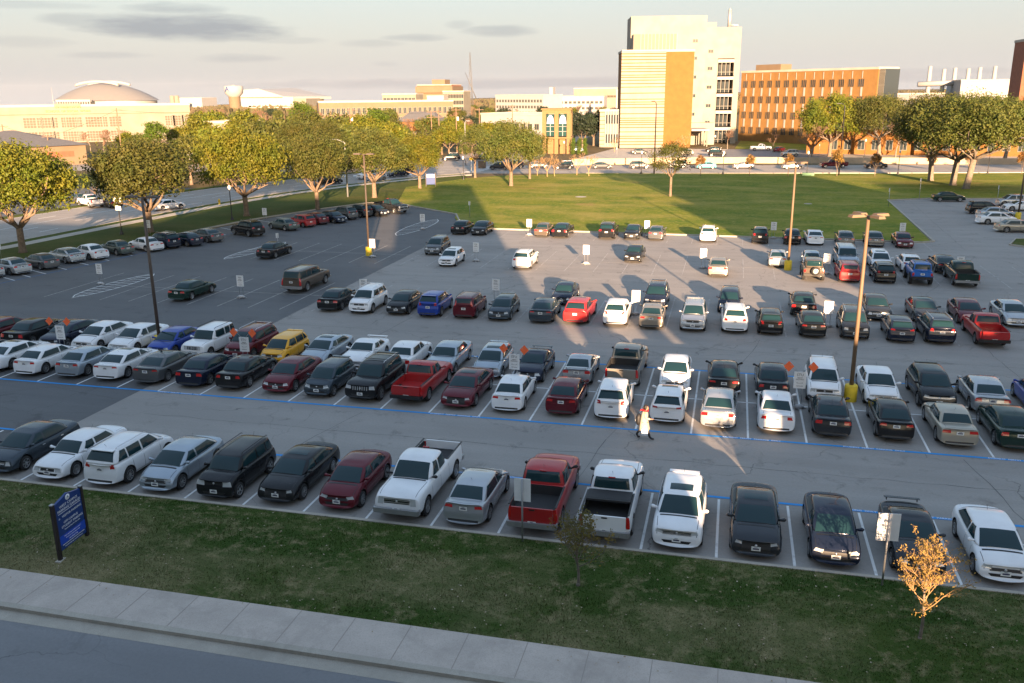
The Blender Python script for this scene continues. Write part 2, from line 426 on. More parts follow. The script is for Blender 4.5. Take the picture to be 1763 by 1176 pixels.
    # ---- mirrors, wheels
    for s in (-1, 1):
        g = MB(); mx = c0-.46*(1-.4*box); y = s*(Wd+.005)
        g.tube([(mx-.06, y-s*.14, belt+.02), (mx+.02, y-s*.02, belt+.07), (mx+.03, y+s*.07, belt+.09), (mx, y+s*.12, belt+.085)], [.03, .06, .075, .035], 8)
        mo = g.build('door_mirror', PAINT['white'] if not P.get('bm') else M['trim'], root)
        if not P.get('bm'): mo.material_slots[0].link = 'OBJECT'; mo.material_slots[0].material = PAINT['white']
    tm, rm = wheel_meshes(wr, P.get('ww', .21), P.get('rims', 1))
    for wx in (wxf, wxr):
        for s in (-1, 1):
            o = link('wheel', tm, root, (wx, s*(Wd-P.get('ww', .21)/2+P.get('wo', -.01)), wr), 0 if s > 0 else math.pi)
            link('rim', rm, o)
    if pick:
        g = MB(); g.box((xr+.05, 0, (deck+zb0)/2+.08), (.06, Wd*1.62, deck-zb0-.26), 0)
        g.box((xr+.012, 0, deck-.12), (.02, .22, .05), 1)
        t = g.build('tailgate', [PAINT['white'], M['trim']], root); t.material_slots[0].link = 'OBJECT'; t.material_slots[0].material = PAINT['white']
        for s in (-1, 1): MB().box(((bx0+bx1)/2, s*(Wd-.095), deck+.012), (bx1-bx0, .07, .025), 0).build('bed_rail', M['trim'], root)
        if P.get('crew') is not None:
            g = MB(); g.box((c2-.02, 0, H-.05), (.03, .28, .045)); g.build('brake_light', M['tail'], root)
        if P.get('cover'):
            g = MB(); g.box(((bx0+bx1)/2+.55, 0, deck+.05), (.75, Wd*1.72, .08)); g.box(((bx0+bx1)/2+.10, 0, deck+.05), (.12, Wd*1.72, .08)); g.build('bed_cover', M['bedliner'], root)
    if P.get('spare'):
        g = MB(); g.lathe([(.36*.6, 0), (.36, .02), (.38, .1), (.36, .2), (.25, .22)], 20, 0, axis='X', c=(xr-.24, -.1, .95))
        g.build('spare_wheel', M['tyre'], root)
        g = MB(); g.lathe([(.24, .0), (.2, -.01), (.001, .03)], 12, 0, axis='X', c=(xr-.235, -.1, .95)); g.build('spare_rim', M['rim'], root)
    bpy.data.meshes.remove(low); bpy.data.meshes.remove(solid); bpy.data.meshes.remove(cab)
    return root
SED = dict(kind='sedan', name='parked_sedan', L=4.85, W=1.84, H=1.45, WB=2.78, belt=.97, hood=.90, nose=.71, deck=1.02, cab=(1.46, .52, -1.04, -1.80), wr=.335)
def V(base, **k): d = dict(base); d.update(k); return d
MODELS = {
 'sedan': V(SED, sunroof=0),
 'sedan2': V(SED, L=4.62, W=1.78, H=1.44, WB=2.70, cab=(1.42, .50, -1.04, -1.86), rims=2, hl=(-20, 66, .09, .12), gw=.50, gz=(.50, .60), tl=(-8, 66, .12, .02)),
 'sedan3': V(SED, L=4.90, H=1.47, cab=(1.42, .48, -1.0, -1.70), rims=3, bars=3, gw=.44, hl=(-6, 55, .13, .04), chromeh=1, tl=(0, 60, .15, 0)),
 'sedan4': V(SED, L=4.92, W=1.86, H=1.42, cab=(1.40, .42, -1.0, -2.0), rims=2, sunroof=.42, gw=.50, gz=(.42, .66), hl=(-18, 60, .08, .10), tl=(-20, 66, .09, .02)),
 'sedan5': V(SED, L=5.0, W=1.88, H=1.48, WB=3.0, belt=1.0, hood=.97, deck=1.06, cab=(1.25, .55, -1.05, -1.75), box=.55, rims=2, bars=4, gz=(.50, .78), gw=.36, nose=.84, hl=(-4, 50, .14, 0), tl=(18, 60, .22, 0)),
 'sedan6': V(SED, L=4.85, W=1.76, H=1.40, belt=.93, hood=.88, deck=.98, nose=.70, cab=(1.18, .50, -1.0, -1.60), box=.35, rims=0, hl=(-10, 50, .11, 0), tl=(-15, 60, .13, 0), gw=.36),
 'coupe': V(SED, name='parked_coupe', L=4.45, W=1.76, H=1.39, WB=2.65, belt=.95, cab=(1.05, .20, -.80, -1.75), doors=2, bpil=-.30, rims=1, spoiler=1, hl=(-12, 60, .11, .05)),
 'muscle': V(SED, name='parked_coupe', L=4.75, W=1.88, H=1.38, WB=2.72, belt=.96, hood=.95, deck=1.0, cab=(.85, .05, -.95, -1.75), doors=2, bpil=-.42, box=.4, rims=1, spoiler=1, bars=2, gw=.55),
 'hatch': V(SED, kind='hatch', name='parked_hatchback', L=4.15, W=1.72, H=1.50, WB=2.58, belt=.97, hood=.95, nose=.78, deck=.97, tail=.92, cab=(1.42, .56, -1.50, -1.98), wr=.31, spoiler=1, tl=(14, 56, .26, .02), tlz=1.02, cp=.34, hl=(-14, 64, .12, .12), rz=.10),
 'hatch2': V(SED, kind='hatch', name='parked_hatchback', L=4.45, W=1.79, H=1.46, WB=2.66, belt=.96, hood=.93, nose=.76, deck=.98, tail=.93, cab=(1.36, .44, -1.45, -2.12), wr=.33, spoiler=1, tl=(0, 66, .13, .02), tlz=.98, cp=.36, rz=.10, sunroof=.4),
 'cross': V(SED, kind='suv', name='parked_crossover', L=4.60, W=1.85, H=1.68, WB=2.68, belt=1.12, hood=1.06, nose=.88, deck=1.10, tail=1.03, cab=(1.40, .60, -1.68, -2.12), wr=.365, clear=.24, rails=2, spoiler=1, cladding=1, tl=(10, 64, .20, .03), tlz=1.09, cp=.28, rz=.10, rims=2, hl=(-10, 62, .11, .08)),
 'cross2': V(SED, kind='suv', name='parked_crossover', L=4.45, W=1.82, H=1.66, WB=2.63, belt=1.08, hood=1.04, nose=.86, deck=1.08, tail=1.0, cab=(1.36, .52, -1.55, -2.08), wr=.36, clear=.24, spoiler=1, tl=(12, 60, .22, .02), tlz=1.14, cp=.30, rz=.12, rims=3, hl=(-8, 60, .13, .05), gw=.38, gz=(.60, .80), bars=2),
 'wagon': V(SED, kind='suv', name='parked_crossover', L=4.82, W=1.90, H=1.60, WB=2.78, belt=1.06, hood=1.02, nose=.84, deck=1.06, tail=.99, cab=(1.42, .52, -1.55, -2.20), wr=.365, clear=.22, spoiler=1, tl=(4, 60, .16, .02), tlz=1.06, cp=.34, rz=.08, rims=3, bars=3, gw=.52, sunroof=.5),
 'boxy': V(SED, kind='hatch', name='parked_boxy_hatchback', L=4.12, W=1.80, H=1.62, WB=2.57, belt=1.08, hood=1.06, nose=.92, deck=1.08, tail=1.0, cab=(1.22, .70, -1.72, -1.92), tw=.80, box=.6, wr=.34, tl=(22, 52, .42, 0), tlz=1.42, cp=.24, rz=.14, rims=1, rails=1, hl=(-12, 58, .14, .04)),
 'boxysuv': V(SED, kind='suv', name='parked_boxy_suv', L=4.40, W=1.76, H=1.70, WB=2.63, belt=1.10, hood=1.10, nose=1.00, deck=1.1, tail=1.04, cab=(.95, .55, -1.80, -1.98), tw=.84, box=1, wr=.355, clear=.26, rails=1, cladding=1, slots=1, gw=.40, gz=(.72, .92), hl=(-2, 22, .17, 0), tl=(28, 56, .34, 0), tlz=1.2, rz=.14, cp=.2, rims=1),
 'suv': V(SED, kind='suv', name='parked_suv', L=4.82, W=1.94, H=1.76, WB=2.91, belt=1.16, hood=1.14, nose=1.00, deck=1.16, tail=1.08, cab=(1.18, .52, -1.78, -2.18), tw=.78, box=.5, wr=.385, clear=.27, rails=2, crossbars=1, spoiler=1, slots=1, gw=.46, gz=(.72, .92), hl=(-6, 56, .13, .03), tl=(10, 62, .18, 0), tlz=1.16, rz=.10, rims=1, cp=.3),
 'bigsuv': V(SED, kind='suv', name='parked_large_suv', L=5.55, W=2.0, H=1.92, WB=3.30, belt=1.24, hood=1.22, nose=1.08, deck=1.24, tail=1.2, cab=(1.40, .85, -2.50, -2.70), tw=.84, box=1, wr=.39, clear=.32, rails=1, cladding=1, gw=.55, gz=(.80, 1.0), hl=(-2, 30, .18, 0), tl=(34, 56, .60, 0), tlz=1.30, rz=.10, chromebump=1, rims=0, cp=.2, spoiler=0),
 'oldsuv': V(SED, kind='suv', name='parked_old_suv', L=4.50, W=1.72, H=1.88, WB=2.62, belt=1.28, hood=1.26, nose=1.16, deck=1.28, tail=1.24, cab=(.85, .45, -1.92, -2.08), tw=.84, box=1, wr=.46, ww=.30, wo=.10, clear=.50, rails=1, crossbars=1, gw=.5, gz=(.90, 1.08), hl=(-2, 22, .17, 0), tl=(34, 54, .24, 0), tlz=1.1, rz=.12, chromebump=2, rims=3, cp=.2, sunroof=.9),
 'jeep': V(SED, kind='suv', name='parked_off_roader', L=3.95, W=1.86, H=1.86, WB=2.42, belt=1.20, hood=1.20, nose=1.12, deck=1.20, tail=1.18, cab=(.62, .40, -1.72, -1.78), tw=.80, bw=.86, box=1, wr=.42, ww=.27, wo=.04, clear=.42, slots=1, gw=.38, gz=(.82, 1.04), hl=(-2, 20, .16, 0), tl=(30, 48, .20, 0), tlz=1.02, rz=.14, chromebump=2, spare=1, rims=1, doors=2, bpil=-.35, cp=.2, pz=.7, bm=1),
 'pickup': V(SED, kind='pickup', name='parked_pickup_truck', L=5.80, W=2.0, H=1.86, WB=3.62, wxf=1.88, belt=1.24, hood=1.22, nose=1.10, deck=1.28, tail=1.28, cab=(1.35, .70, -.68, -.86), tw=.80, box=.9, wr=.40, clear=.36, crew=1, bars=2, gw=.55, gz=(.82, 1.0), hl=(0, 38, .20, 0), tl=(38, 56, .44, 0), tlz=1.18, rz=.14, chromebump=1, rims=0, rw=.78, cp=.20, pz=.62, bm=1),
 'shortcab': V(SED, kind='pickup', name='parked_pickup_truck', L=5.45, W=1.90, H=1.76, WB=3.35, wxf=1.78, belt=1.16, hood=1.12, nose=1.0, deck=1.18, tail=1.18, cab=(1.15, .50, -.52, -.74), tw=.80, box=.8, wr=.37, clear=.32, crew=0, bpil=-.15, doors=2, bars=1, gw=.5, gz=(.74, .92), hl=(0, 40, .17, 0), tl=(36, 56, .38, 0), tlz=1.08, rz=.13, chromebump=2, rims=0, cp=.18, pz=.56),
}
# ------------------------------------------------------------------ procedural surfaces
class NT:
    def __init__(s, name):
        s.m = bpy.data.materials.new(name); s.m.use_nodes = True; s.t = s.m.node_tree; s.b = s.t.nodes['Principled BSDF']
        s.tc = s.t.nodes.new('ShaderNodeTexCoord'); s.P = s.tc.outputs['Object']
    def n(s, typ, **k):
        q = s.t.nodes.new(typ)
        for a, v in k.items(): setattr(q, a, v)
        return q
    def l(s, a, b): s.t.links.new(a, b)
    def scaled(s, v):
        q = s.n('ShaderNodeVectorMath', operation='MULTIPLY'); s.l(s.P, q.inputs[0]); q.inputs[1].default_value = v; return q.outputs[0]
    def noise(s, scale, detail=4, rough=.6, vec=None, dist=0):
        q = s.n('ShaderNodeTexNoise'); q.inputs['Scale'].default_value = scale; q.inputs['Detail'].default_value = detail; q.inputs['Roughness'].default_value = rough
        q.inputs['Distortion'].default_value = dist; s.l(vec or s.P, q.inputs['Vector']); return q.outputs['Fac']
    def ramp(s, v, a, b, lo=0., hi=1.):
        q = s.n('ShaderNodeMapRange'); q.inputs[1].default_value = a; q.inputs[2].default_value = b; q.inputs[3].default_value = lo; q.inputs[4].default_value = hi
        s.l(v, q.inputs[0]); return q.outputs[0]
    def mix(s, f, a, b, typ='MIX'):
        q = s.n('ShaderNodeMix', data_type='RGBA', blend_type=typ)
        if isinstance(f, float): q.inputs[0].default_value = f
        else: s.l(f, q.inputs[0])
        for i, c in ((6, a), (7, b)):
            if isinstance(c, tuple): q.inputs[i].default_value = (*c, 1)
            else: s.l(c, q.inputs[i])
        return q.outputs[2]
    def bump(s, v, st, dist=.02):
        q = s.n('ShaderNodeBump'); q.inputs['Strength'].default_value = st; q.inputs['Distance'].default_value = dist; s.l(v, q.inputs['Height']); s.l(q.outputs[0], s.b.inputs['Normal'])
    def done(s, col, rough=.85, spec=.3):
        if isinstance(col, tuple): s.b.inputs['Base Color'].default_value = (*col, 1)
        else: s.l(col, s.b.inputs['Base Color'])
        s.b.inputs['Roughness'].default_value = rough; s.b.inputs['Specular IOR Level'].default_value = spec; return s.m
def asphalt(name, c, c2, stain, crack=.5, rough=.8):
    k = NT(name)
    col = k.mix(k.ramp(k.noise(.09, 5, .6), .35, .65), c, c2)
    streak = k.noise(.5, 4, .6, k.scaled((.12, 1.2, 1)))
    col = k.mix(k.ramp(streak, .42, .72, 0, .6), col, tuple(x*1.25 for x in c2))
    st = k.ramp(k.noise(.55, 6, .75, None, .6), .565, .70, 0, .7)
    col = k.mix(st, col, stain)
    sp = k.ramp(k.noise(9, 3, .6), .35, .75, 0, .35); col = k.mix(sp, col, tuple(x*.72 for x in c))
    gr = k.ramp(k.noise(60, 2, .6), .3, .7, 0, .3); col = k.mix(gr, col, tuple(x*1.35 for x in c2))
    wob = k.n('ShaderNodeVectorMath', operation='MULTIPLY_ADD'); nz = k.n('ShaderNodeTexNoise'); nz.inputs['Scale'].default_value = .5; nz.inputs['Detail'].default_value = 5
    k.l(k.P, nz.inputs['Vector']); k.l(nz.outputs['Color'], wob.inputs[0]); wob.inputs[1].default_value = (3.0, 3.0, 0); k.l(k.P, wob.inputs[2])
    vo = k.n('ShaderNodeTexVoronoi', feature='DISTANCE_TO_EDGE'); vo.inputs['Scale'].default_value = .085; k.l(wob.outputs[0], vo.inputs['Vector'])
    mask = k.ramp(k.noise(.12, 2), .42, .55, 0, crack)
    cr = k.ramp(vo.outputs['Distance'], .0006, .0026, .8, 0); mm = k.n('ShaderNodeMath', operation='MULTIPLY'); k.l(cr, mm.inputs[0]); k.l(mask, mm.inputs[1])
    col = k.mix(mm.outputs[0], col, tuple(x*.25 for x in c))
    k.bump(k.noise(45, 3), .35, .01)
    return k.done(col, rough, .35)
M['lot'] = asphalt('worn_asphalt', (.21, .198, .185), (.265, .25, .232), (.062, .058, .054), .75)
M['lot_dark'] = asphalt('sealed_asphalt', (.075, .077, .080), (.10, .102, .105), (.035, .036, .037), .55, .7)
M['road'] = asphalt('road_asphalt', (.150, .150, .155), (.185, .185, .188), (.11, .11, .11), .6)
M['avenue'] = asphalt('avenue_concrete', (.24, .215, .19), (.30, .27, .235), (.17, .155, .14), .4)
def grassmat(name, green, green2, straw, brown, strawamt=.5, fine=True):
    k = NT(name)
    col = k.mix(k.ramp(k.noise(.22, 5, .65), .36, .66), green, green2)
    col = k.mix(k.ramp(k.noise(.13, 6, .7, k.scaled((.55, 1.2, 1))), .46, .70, 0, strawamt), col, straw)
    col = k.mix(k.ramp(k.noise(1.6, 5, .7), .50, .74, 0, strawamt*1.1), col, straw)
    col = k.mix(k.ramp(k.noise(.075, 4, .6, None, .4), .64, .72, 0, .7), col, brown)
    if fine: col = k.mix(k.ramp(k.noise(14, 4, .7), .35, .75, 0, .5), col, tuple(x*.5 for x in green)); k.bump(k.noise(22, 4), .8, .05)
    return k.done(col, .95, .1)
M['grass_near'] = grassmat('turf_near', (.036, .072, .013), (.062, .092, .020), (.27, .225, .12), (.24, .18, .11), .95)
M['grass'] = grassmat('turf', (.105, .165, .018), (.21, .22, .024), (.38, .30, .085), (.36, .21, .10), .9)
M['grass_side'] = grassmat('turf_side', (.055, .085, .016), (.085, .105, .022), (.16, .13, .05), (.15, .10, .05), .5)
M['country'] = grassmat('far_ground', (.10, .085, .04), (.13, .10, .055), (.17, .12, .07), (.12, .07, .045), .6, False)
def conc(name, c, sc=1.0, rough=.85):
    k = NT(name); col = k.mix(k.ramp(k.noise(.7*sc, 5, .65), .35, .65), c, tuple(x*.82 for x in c))
    col = k.mix(k.ramp(k.noise(26, 3, .7), .45, .7, 0, .55), col, tuple(x*.62 for x in c))
    col = k.mix(k.ramp(k.noise(.45*sc, 6, .75, None, .5), .5, .72, 0, .7), col, tuple(x*.58 for x in c))
    k.bump(k.noise(40, 2), .3, .01); return k.done(col, rough, .3)
M['walk'] = conc('aggregate_walk', (.50, .435, .38)); M['kerb'] = conc('kerb_concrete', (.42, .38, .32)); M['kerb_side'] = conc('pale_concrete', (.46, .42, .36))
M['wallc'] = conc('retaining_concrete', (.44, .35, .25), .4)
k = NT('line_white'); wc = k.mix(k.ramp(k.noise(2.2, 5, .75), .52, .70, 0, .55), (.66, .67, .66), (.28, .27, .26)); M['white_line'] = k.done(wc, .7)
k = NT('line_faded'); wc = k.mix(k.ramp(k.noise(1.6, 6, .8), .42, .62, 0, .9), (.40, .39, .37), (.20, .19, .18)); M['faded_line'] = k.done(wc, .8)
k = NT('line_blue'); wc = k.mix(k.ramp(k.noise(2.5, 5, .75), .50, .75, 0, .6), (.018, .25, .62), (.05, .20, .36)); M['blue_line'] = k.done(wc, .7)
k = NT('line_blue_worn'); wc = k.mix(k.ramp(k.noise(1.5, 5, .75), .45, .62, 0, .85), (.05, .13, .27), (.075, .085, .10)); M['blue_worn'] = k.done(wc, .8)
M['yellow'] = mat('yellow_plastic', (.72, .50, .02), .6, noise=(2, (.45, .33, .03), .6), bump=(8, .3))
M['joint'] = mat('joint_dark', (.30, .26, .225), .9)
M['pole'] = mat('pole_bronze', (.07, .052, .040), .6, noise=(2, (.11, .08, .06), .6)); M['pole_tan'] = mat('pole_rusty', (.15, .105, .065), .65, noise=(1.2, (.16, .10, .055), .8))
M['pole_black'] = mat('pole_black', (.012, .012, .013), .5); M['galv'] = mat('galvanised', (.33, .34, .35), .5, .5); M['wood'] = mat('utility_wood', (.16, .10, .065), .9, noise=(3, (.22, .15, .10), .6))
M['globe'] = mat('lamp_globe', (.75, .74, .70), .35); M['sign_white'] = mat('sign_white', (.72, .73, .73), .5, noise=(4, (.60, .61, .62), .5)); M['sign_ink'] = mat('sign_ink', (.02, .02, .03), .6)
M['orange'] = mat('flag_orange', (.80, .13, .035), .7); M['sandbag'] = mat('sandbag', (.45, .46, .47), .9, noise=(9, (.3, .31, .32), .7)); M['sign_blue'] = mat('sign_blue', (.008, .035, .16), .4, noise=(3, (.012, .045, .19), .7)); M['sign_blue2'] = mat('sign_bright_blue', (.01, .06, .42), .4)
M['letter'] = mat('lettering', (.75, .77, .80), .5); M['post_dark'] = mat('sign_post', (.022, .015, .014), .5); M['hydrant'] = mat('hydrant_yellow', (.75, .48, .02), .5)

def gz(x, y):
    d = math.hypot(x, y); az = math.degrees(math.atan2(x, y)); f = min(1, max(0, (6-az)/42))
    return -max(0, d-420)*.0105*f
# ground: one sheet to the horizon
g = MB(); rs = [0, 60, 120, 200, 300, 420, 600, 900, 1300, 2000, 3200, 5000, 8000]; NA = 72
g.v.append((0, 0, -.02))
for r in rs[1:]:
    for a in range(NA): t = 2*math.pi*a/NA; x, y = r*math.sin(t), r*math.cos(t); g.v.append((x, y, gz(x, y)-.02))
for a in range(NA): g.f.append((0, 1+(a+1) % NA, 1+a)); g.m.append(0); g.sm.append(True)
for i in range(len(rs)-2):
    for a in range(NA): b = 1+i*NA; g.f.append((b+a, b+(a+1) % NA, b+NA+(a+1) % NA, b+NA+a)); g.m.append(0); g.sm.append(True)
tag(g.build('ground', M['country']), kind='structure')
def sheet(name, pts, z, m, kind='structure'):
    n = len(pts); a = sum(pts[i][0]*pts[(i+1) % n][1]-pts[(i+1) % n][0]*pts[i][1] for i in range(n))
    if a < 0: pts = pts[::-1]
    o = MB().poly([(p[0], p[1], z) for p in pts]).build(name, m)
    return tag(o, kind=kind)
def offset(pl, d):
    out = []
    for i, p in enumerate(pl):
        a = Vector(pl[max(i-1, 0)]); b = Vector(pl[min(i+1, len(pl)-1)]); t = (b-a).normalized(); out.append((p[0]-t.y*d, p[1]+t.x*d))
    return out
def ribbon(name, pl, d0, d1, z, m, h=0.0, kind='structure'):
    a = offset(pl, d0); b = offset(pl, d1); g = MB(); n = len(pl)
    vs = [(*p, z) for p in a]+[(*p, z) for p in b]; fs = [(i, i+1, n+i+1, n+i) for i in range(n-1)]
    v = Vector(vs[1])-Vector(vs[0]); w = Vector(vs[n])-Vector(vs[0])
    if v.cross(w).z < 0: fs = [f[::-1] for f in fs]
    g.add(vs, fs)
    if h:
        lo = [(x, y, z-h) for x, y, _ in vs]; g.add(vs+lo, [(i, i+1, 2*n+i+1, 2*n+i) for i in range(n-1)] + [(n+i, n+i+1, 3*n+i+1, 3*n+i)[::-1] for i in range(n-1)] + [(0, n, 3*n, 2*n), (n-1, 2*n-1, 4*n-1, 3*n-1)])
    return tag(g.build(name, m), kind=kind)
BX = -32.5
sheet('parking_lot', [(BX, 29.2), (75, 29.2), (75, 98), (34, 99), (60, 112), (120, 118), (120, 152), (42, 149), (29.4, 147.2), (22.6, 143.8), (20.6, 104), (BX, 105)], .0, M['lot'])
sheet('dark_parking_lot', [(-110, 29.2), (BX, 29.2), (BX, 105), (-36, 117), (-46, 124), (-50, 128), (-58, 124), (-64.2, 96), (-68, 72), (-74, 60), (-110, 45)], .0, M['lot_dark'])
# foreground: road, gutter, kerb, walk, lawn
YW0, YW1, YK = 21.15, 22.95, 29.25
sheet('near_road', [(-120, 2), (120, 2), (120, 20.4), (-120, 20.4)], .004, M['road'])
ribbon('gutter', [(-120, 20.65), (120, 20.65)], -.27, .25, .008, M['kerb'])
ribbon('near_kerb', [(-120, 21.0), (120, 21.0)], -.10, .15, .135, M['kerb'], .16)
ribbon('footpath', [(-120, 22.05), (120, 22.05)], -.90, .90, .13, M['walk'], .15)
g = MB()
for i in range(-30, 31):
    x = i*1.9+.4; g.box((x, 22.05, .132), (.025, 1.8, .006))
    if i % 2 == 0: g.box((x+.3, 20.98, .1345), (.014, .25, .003))
tag(g.build('path_joints', M['joint']), kind='structure')
def hump(x, y): return .13+.22*math.sin(math.pi*min(1, max(0, (y-YW1)/(YK-YW1))))*(1+.2*math.sin(x*.23))
g = MB(); nx, ny = 180, 16
for j in range(ny+1):
    for i in range(nx+1): x = -120+240*i/nx; y = YW1+(YK-YW1)*j/ny; g.v.append((x, y, hump(x, y)-.012))
for j in range(ny):
    for i in range(nx): a = j*(nx+1)+i; g.f.append((a, a+1, a+nx+2, a+nx+1)); g.m.append(0); g.sm.append(True)
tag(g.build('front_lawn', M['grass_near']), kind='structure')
ribbon('lot_kerb', [(-120, 29.32), (90, 29.32)], -.08, .09, .15, M['kerb'], .16)
# grass blades on the near lawn
rg = random.Random(3); vs = []; fs = []
for i in range(95000):
    x = rg.uniform(-36, 16); y = rg.uniform(YW1+.01, YK-.03); h = rg.uniform(.025, .07)*(1+.6*mnoise.noise((x*.5, y*.5, 0))); a = rg.uniform(0, 6.28); w = rg.uniform(.008, .018); z = hump(x, y)-.015
    c, s_ = math.cos(a)*w, math.sin(a)*w; lx, ly = rg.uniform(-.03, .03), rg.uniform(-.03, .03)
    b = len(vs); vs += [(x-c, y-s_, z), (x+c, y+s_, z), (x+lx, y+ly, z+h)]; fs.append((b, b+1, b+2))
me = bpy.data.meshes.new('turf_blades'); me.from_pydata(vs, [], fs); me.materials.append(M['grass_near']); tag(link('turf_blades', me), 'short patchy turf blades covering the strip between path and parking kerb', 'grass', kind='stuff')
vs = []; fs = []
for i in range(900):
    x = rg.uniform(-36, 16); y = rg.uniform(YW1-.8, YK); z = (hump(x, y) if y > YW1 else .14)+.05; s = rg.uniform(.012, .03); a = rg.uniform(0, 6.28); b = len(vs)
    vs += [(x+s*math.cos(a+k*1.57)*(1.6 if k % 2 else 1), y+s*math.sin(a+k*1.57)*(1.6 if k % 2 else 1), z+.006*k) for k in range(4)]; fs.append((b, b+1, b+2, b+3))
me = bpy.data.meshes.new('fallen_leaves'); me.from_pydata(vs, [], fs); me.materials.append(mat('dry_leaf', (.42, .36, .26), .8, noise=(5, (.2, .12, .05), .9))); tag(link('fallen_leaves', me), 'tiny pale fallen leaves scattered over the near turf and footpath', 'leaves', kind='stuff')
# thin wandering pavement seams
def seam(pts, w=.035):
    out = MB(); rs = random.Random(int(pts[0][0]*7+pts[0][1]))
    q = []
    for (x0, y0), (x1, y1) in zip(pts, pts[1:]):
        n = max(2, int(math.hypot(x1-x0, y1-y0)/1.2))
        for i in range(n): t = i/n; q.append(Vector((x0+(x1-x0)*t+rs.uniform(-.10, .10), y0+(y1-y0)*t+rs.uniform(-.10, .10))))
    q.append(Vector(pts[-1]))
    for a, b in zip(q, q[1:]):
        d = (b-a).normalized(); n_ = Vector((-d.y, d.x))*w*rs.uniform(.4, 1.1)/2; out.add([(a.x-n_.x, a.y-n_.y, .005), (b.x-n_.x, b.y-n_.y, .005), (b.x+n_.x, b.y+n_.y, .005), (a.x+n_.x, a.y+n_.y, .005)], [(0, 1, 2, 3)])
    tag(out.build('pavement_seams', M['seam']), kind='structure')
M['seam'] = mat('seam_tar', (.045, .044, .043), .6)
for pts in ([(-32.5, 29.6), (-32.5, 105)], [(-30, 38.3), (30, 38.0)], [(-32, 57.2), (40, 56.6)], [(-32, 76), (30, 75.5)], [(-20, 35), (-18.5, 41)], [(-6, 34.6), (-5, 41.4)], [(12, 34.8), (11, 41.2)], [(1, 53), (2.4, 60)], [(-45, 36), (-38, 41), (-33, 40)], [(-52, 35), (-41, 41.5)], [(17, 53), (16, 77), (24, 96)], [(-24, 53), (-23, 61)], [(24, 100), (26, 143)], [(-56, 74), (-33, 76)], [(-56, 95), (-33, 94)]): seam(pts)
# far lawn with kerb, brown worn patches come from the material
lawn = [(BX-3.6, 113.5), (-32.4, 105.1), (20.6, 104.0), (21.6, 104.8), (22.8, 143.8), (29.4, 147.2), (43, 149), (120, 152.5), (120, 210), (55, 194), (30, 189), (4.3, 185.4), (-29.5, 181), (-45.8, 173), (-50.5, 167), (-56.5, 149.5), (-50, 128.5), (-46, 124.3), (-37, 117.2)]
def lawnmesh(name, pts, z, m):
    g = MB().prism(pts, -.01, z); o = g.build(name, m); return tag(o, kind='structure')
lawnmesh('lawn', lawn, .10, M['grass'])
ribbon('lawn_kerb', [(-50.2, 128.3), (-46, 124.1), (-37, 117), (-32.4, 104.95), (20.6, 103.9), (21.9, 104.9), (22.9, 143.6), (29.4, 147.0), (43, 148.8), (120, 152.3)], -.12, .12, .14, M['kerb'], .15)
ribbon('lawn_gutter', [(-32.4, 104.5), (20.8, 103.5)], -.3, .3, .004, M['kerb_side'])
sheet('island', [(29.5, 104), (34, 99.5), (75, 98.2), (75, 107), (60, 110), (31, 108)], .13, M['grass_side'])
ribbon('island_kerb', [(75, 98), (34, 99.2), (29.3, 104), (31, 108.2), (60, 110.3), (75, 107.3)], -.1, .12, .15, M['kerb'], .16)
# left street with walk and verge
near = [(-88, 40), (-84, 62), (-80.9, 82.9), (-79.7, 101.5), (-78.0, 120), (-74.5, 138), (-69, 153), (-61, 168), (-54, 177)]
ribbon('left_street', near, 0, 17.5, .004, M['avenue'])
ribbon('street_kerb', near, -.15, .05, .13, M['kerb_side'], .14)
ribbon('side_walk', offset(near, -2.6), -.9, .9, .115, M['kerb_side'], .12)
blue = [(-66.5, 55), (-64.2, 65.1), (-63.2, 70.1), (-61.7, 77.9), (-60.2, 88.6), (-58.9, 96.1), (-57.1, 107.2), (-52.8, 116.5), (-48.9, 124.5)]
verge = [(-82, 38), (-75, 55), (-70.5, 66), (-67.8, 78), (-66.0, 90), (-64.5, 98), (-62.8, 107), (-58.5, 119), (-54.5, 127), (-50.3, 128.6), (-56.2, 149.5), (-50, 166)]
sheet('side_verge', [tuple(p) for p in verge] + [tuple(p) for p in offset(near, -.1)[::-1]], .095, M['grass_side'])
ribbon('verge_kerb', verge[:10], -.12, .06, .13, M['kerb'], .15)
ribbon('blue_stripe', blue, -.09, .09, .006, M['blue_worn'])
ribbon('far_verge', near, 17.6, 19.5, .09, M['grass_side'], .1)
ribbon('street_parking', near[:6], 19.5, 50, .002, M['lot_dark'])
for d in (3.4, 6.8, 13.2):
    g = MB(); pl = offset(near, d)
    for i in range(len(pl)-1):
        a, b = Vector(pl[i]), Vector(pl[i+1]); Ln = (b-a).length; k_ = 0
        while k_*9+3 < Ln:
            c = a.lerp(b, (k_*9+1.5)/Ln); g.box((c.x, c.y, .012), (3, .13, .006), rz=math.atan2(b.y-a.y, b.x-a.x)); k_ += 1
    tag(g.build('lane_dashes', M['white_line']), kind='structure')
ribbon('lane_line', near, 10.0, 10.13, .009, M['white_line']); ribbon('lane_line', near, 17.0, 17.13, .009, M['white_line'])
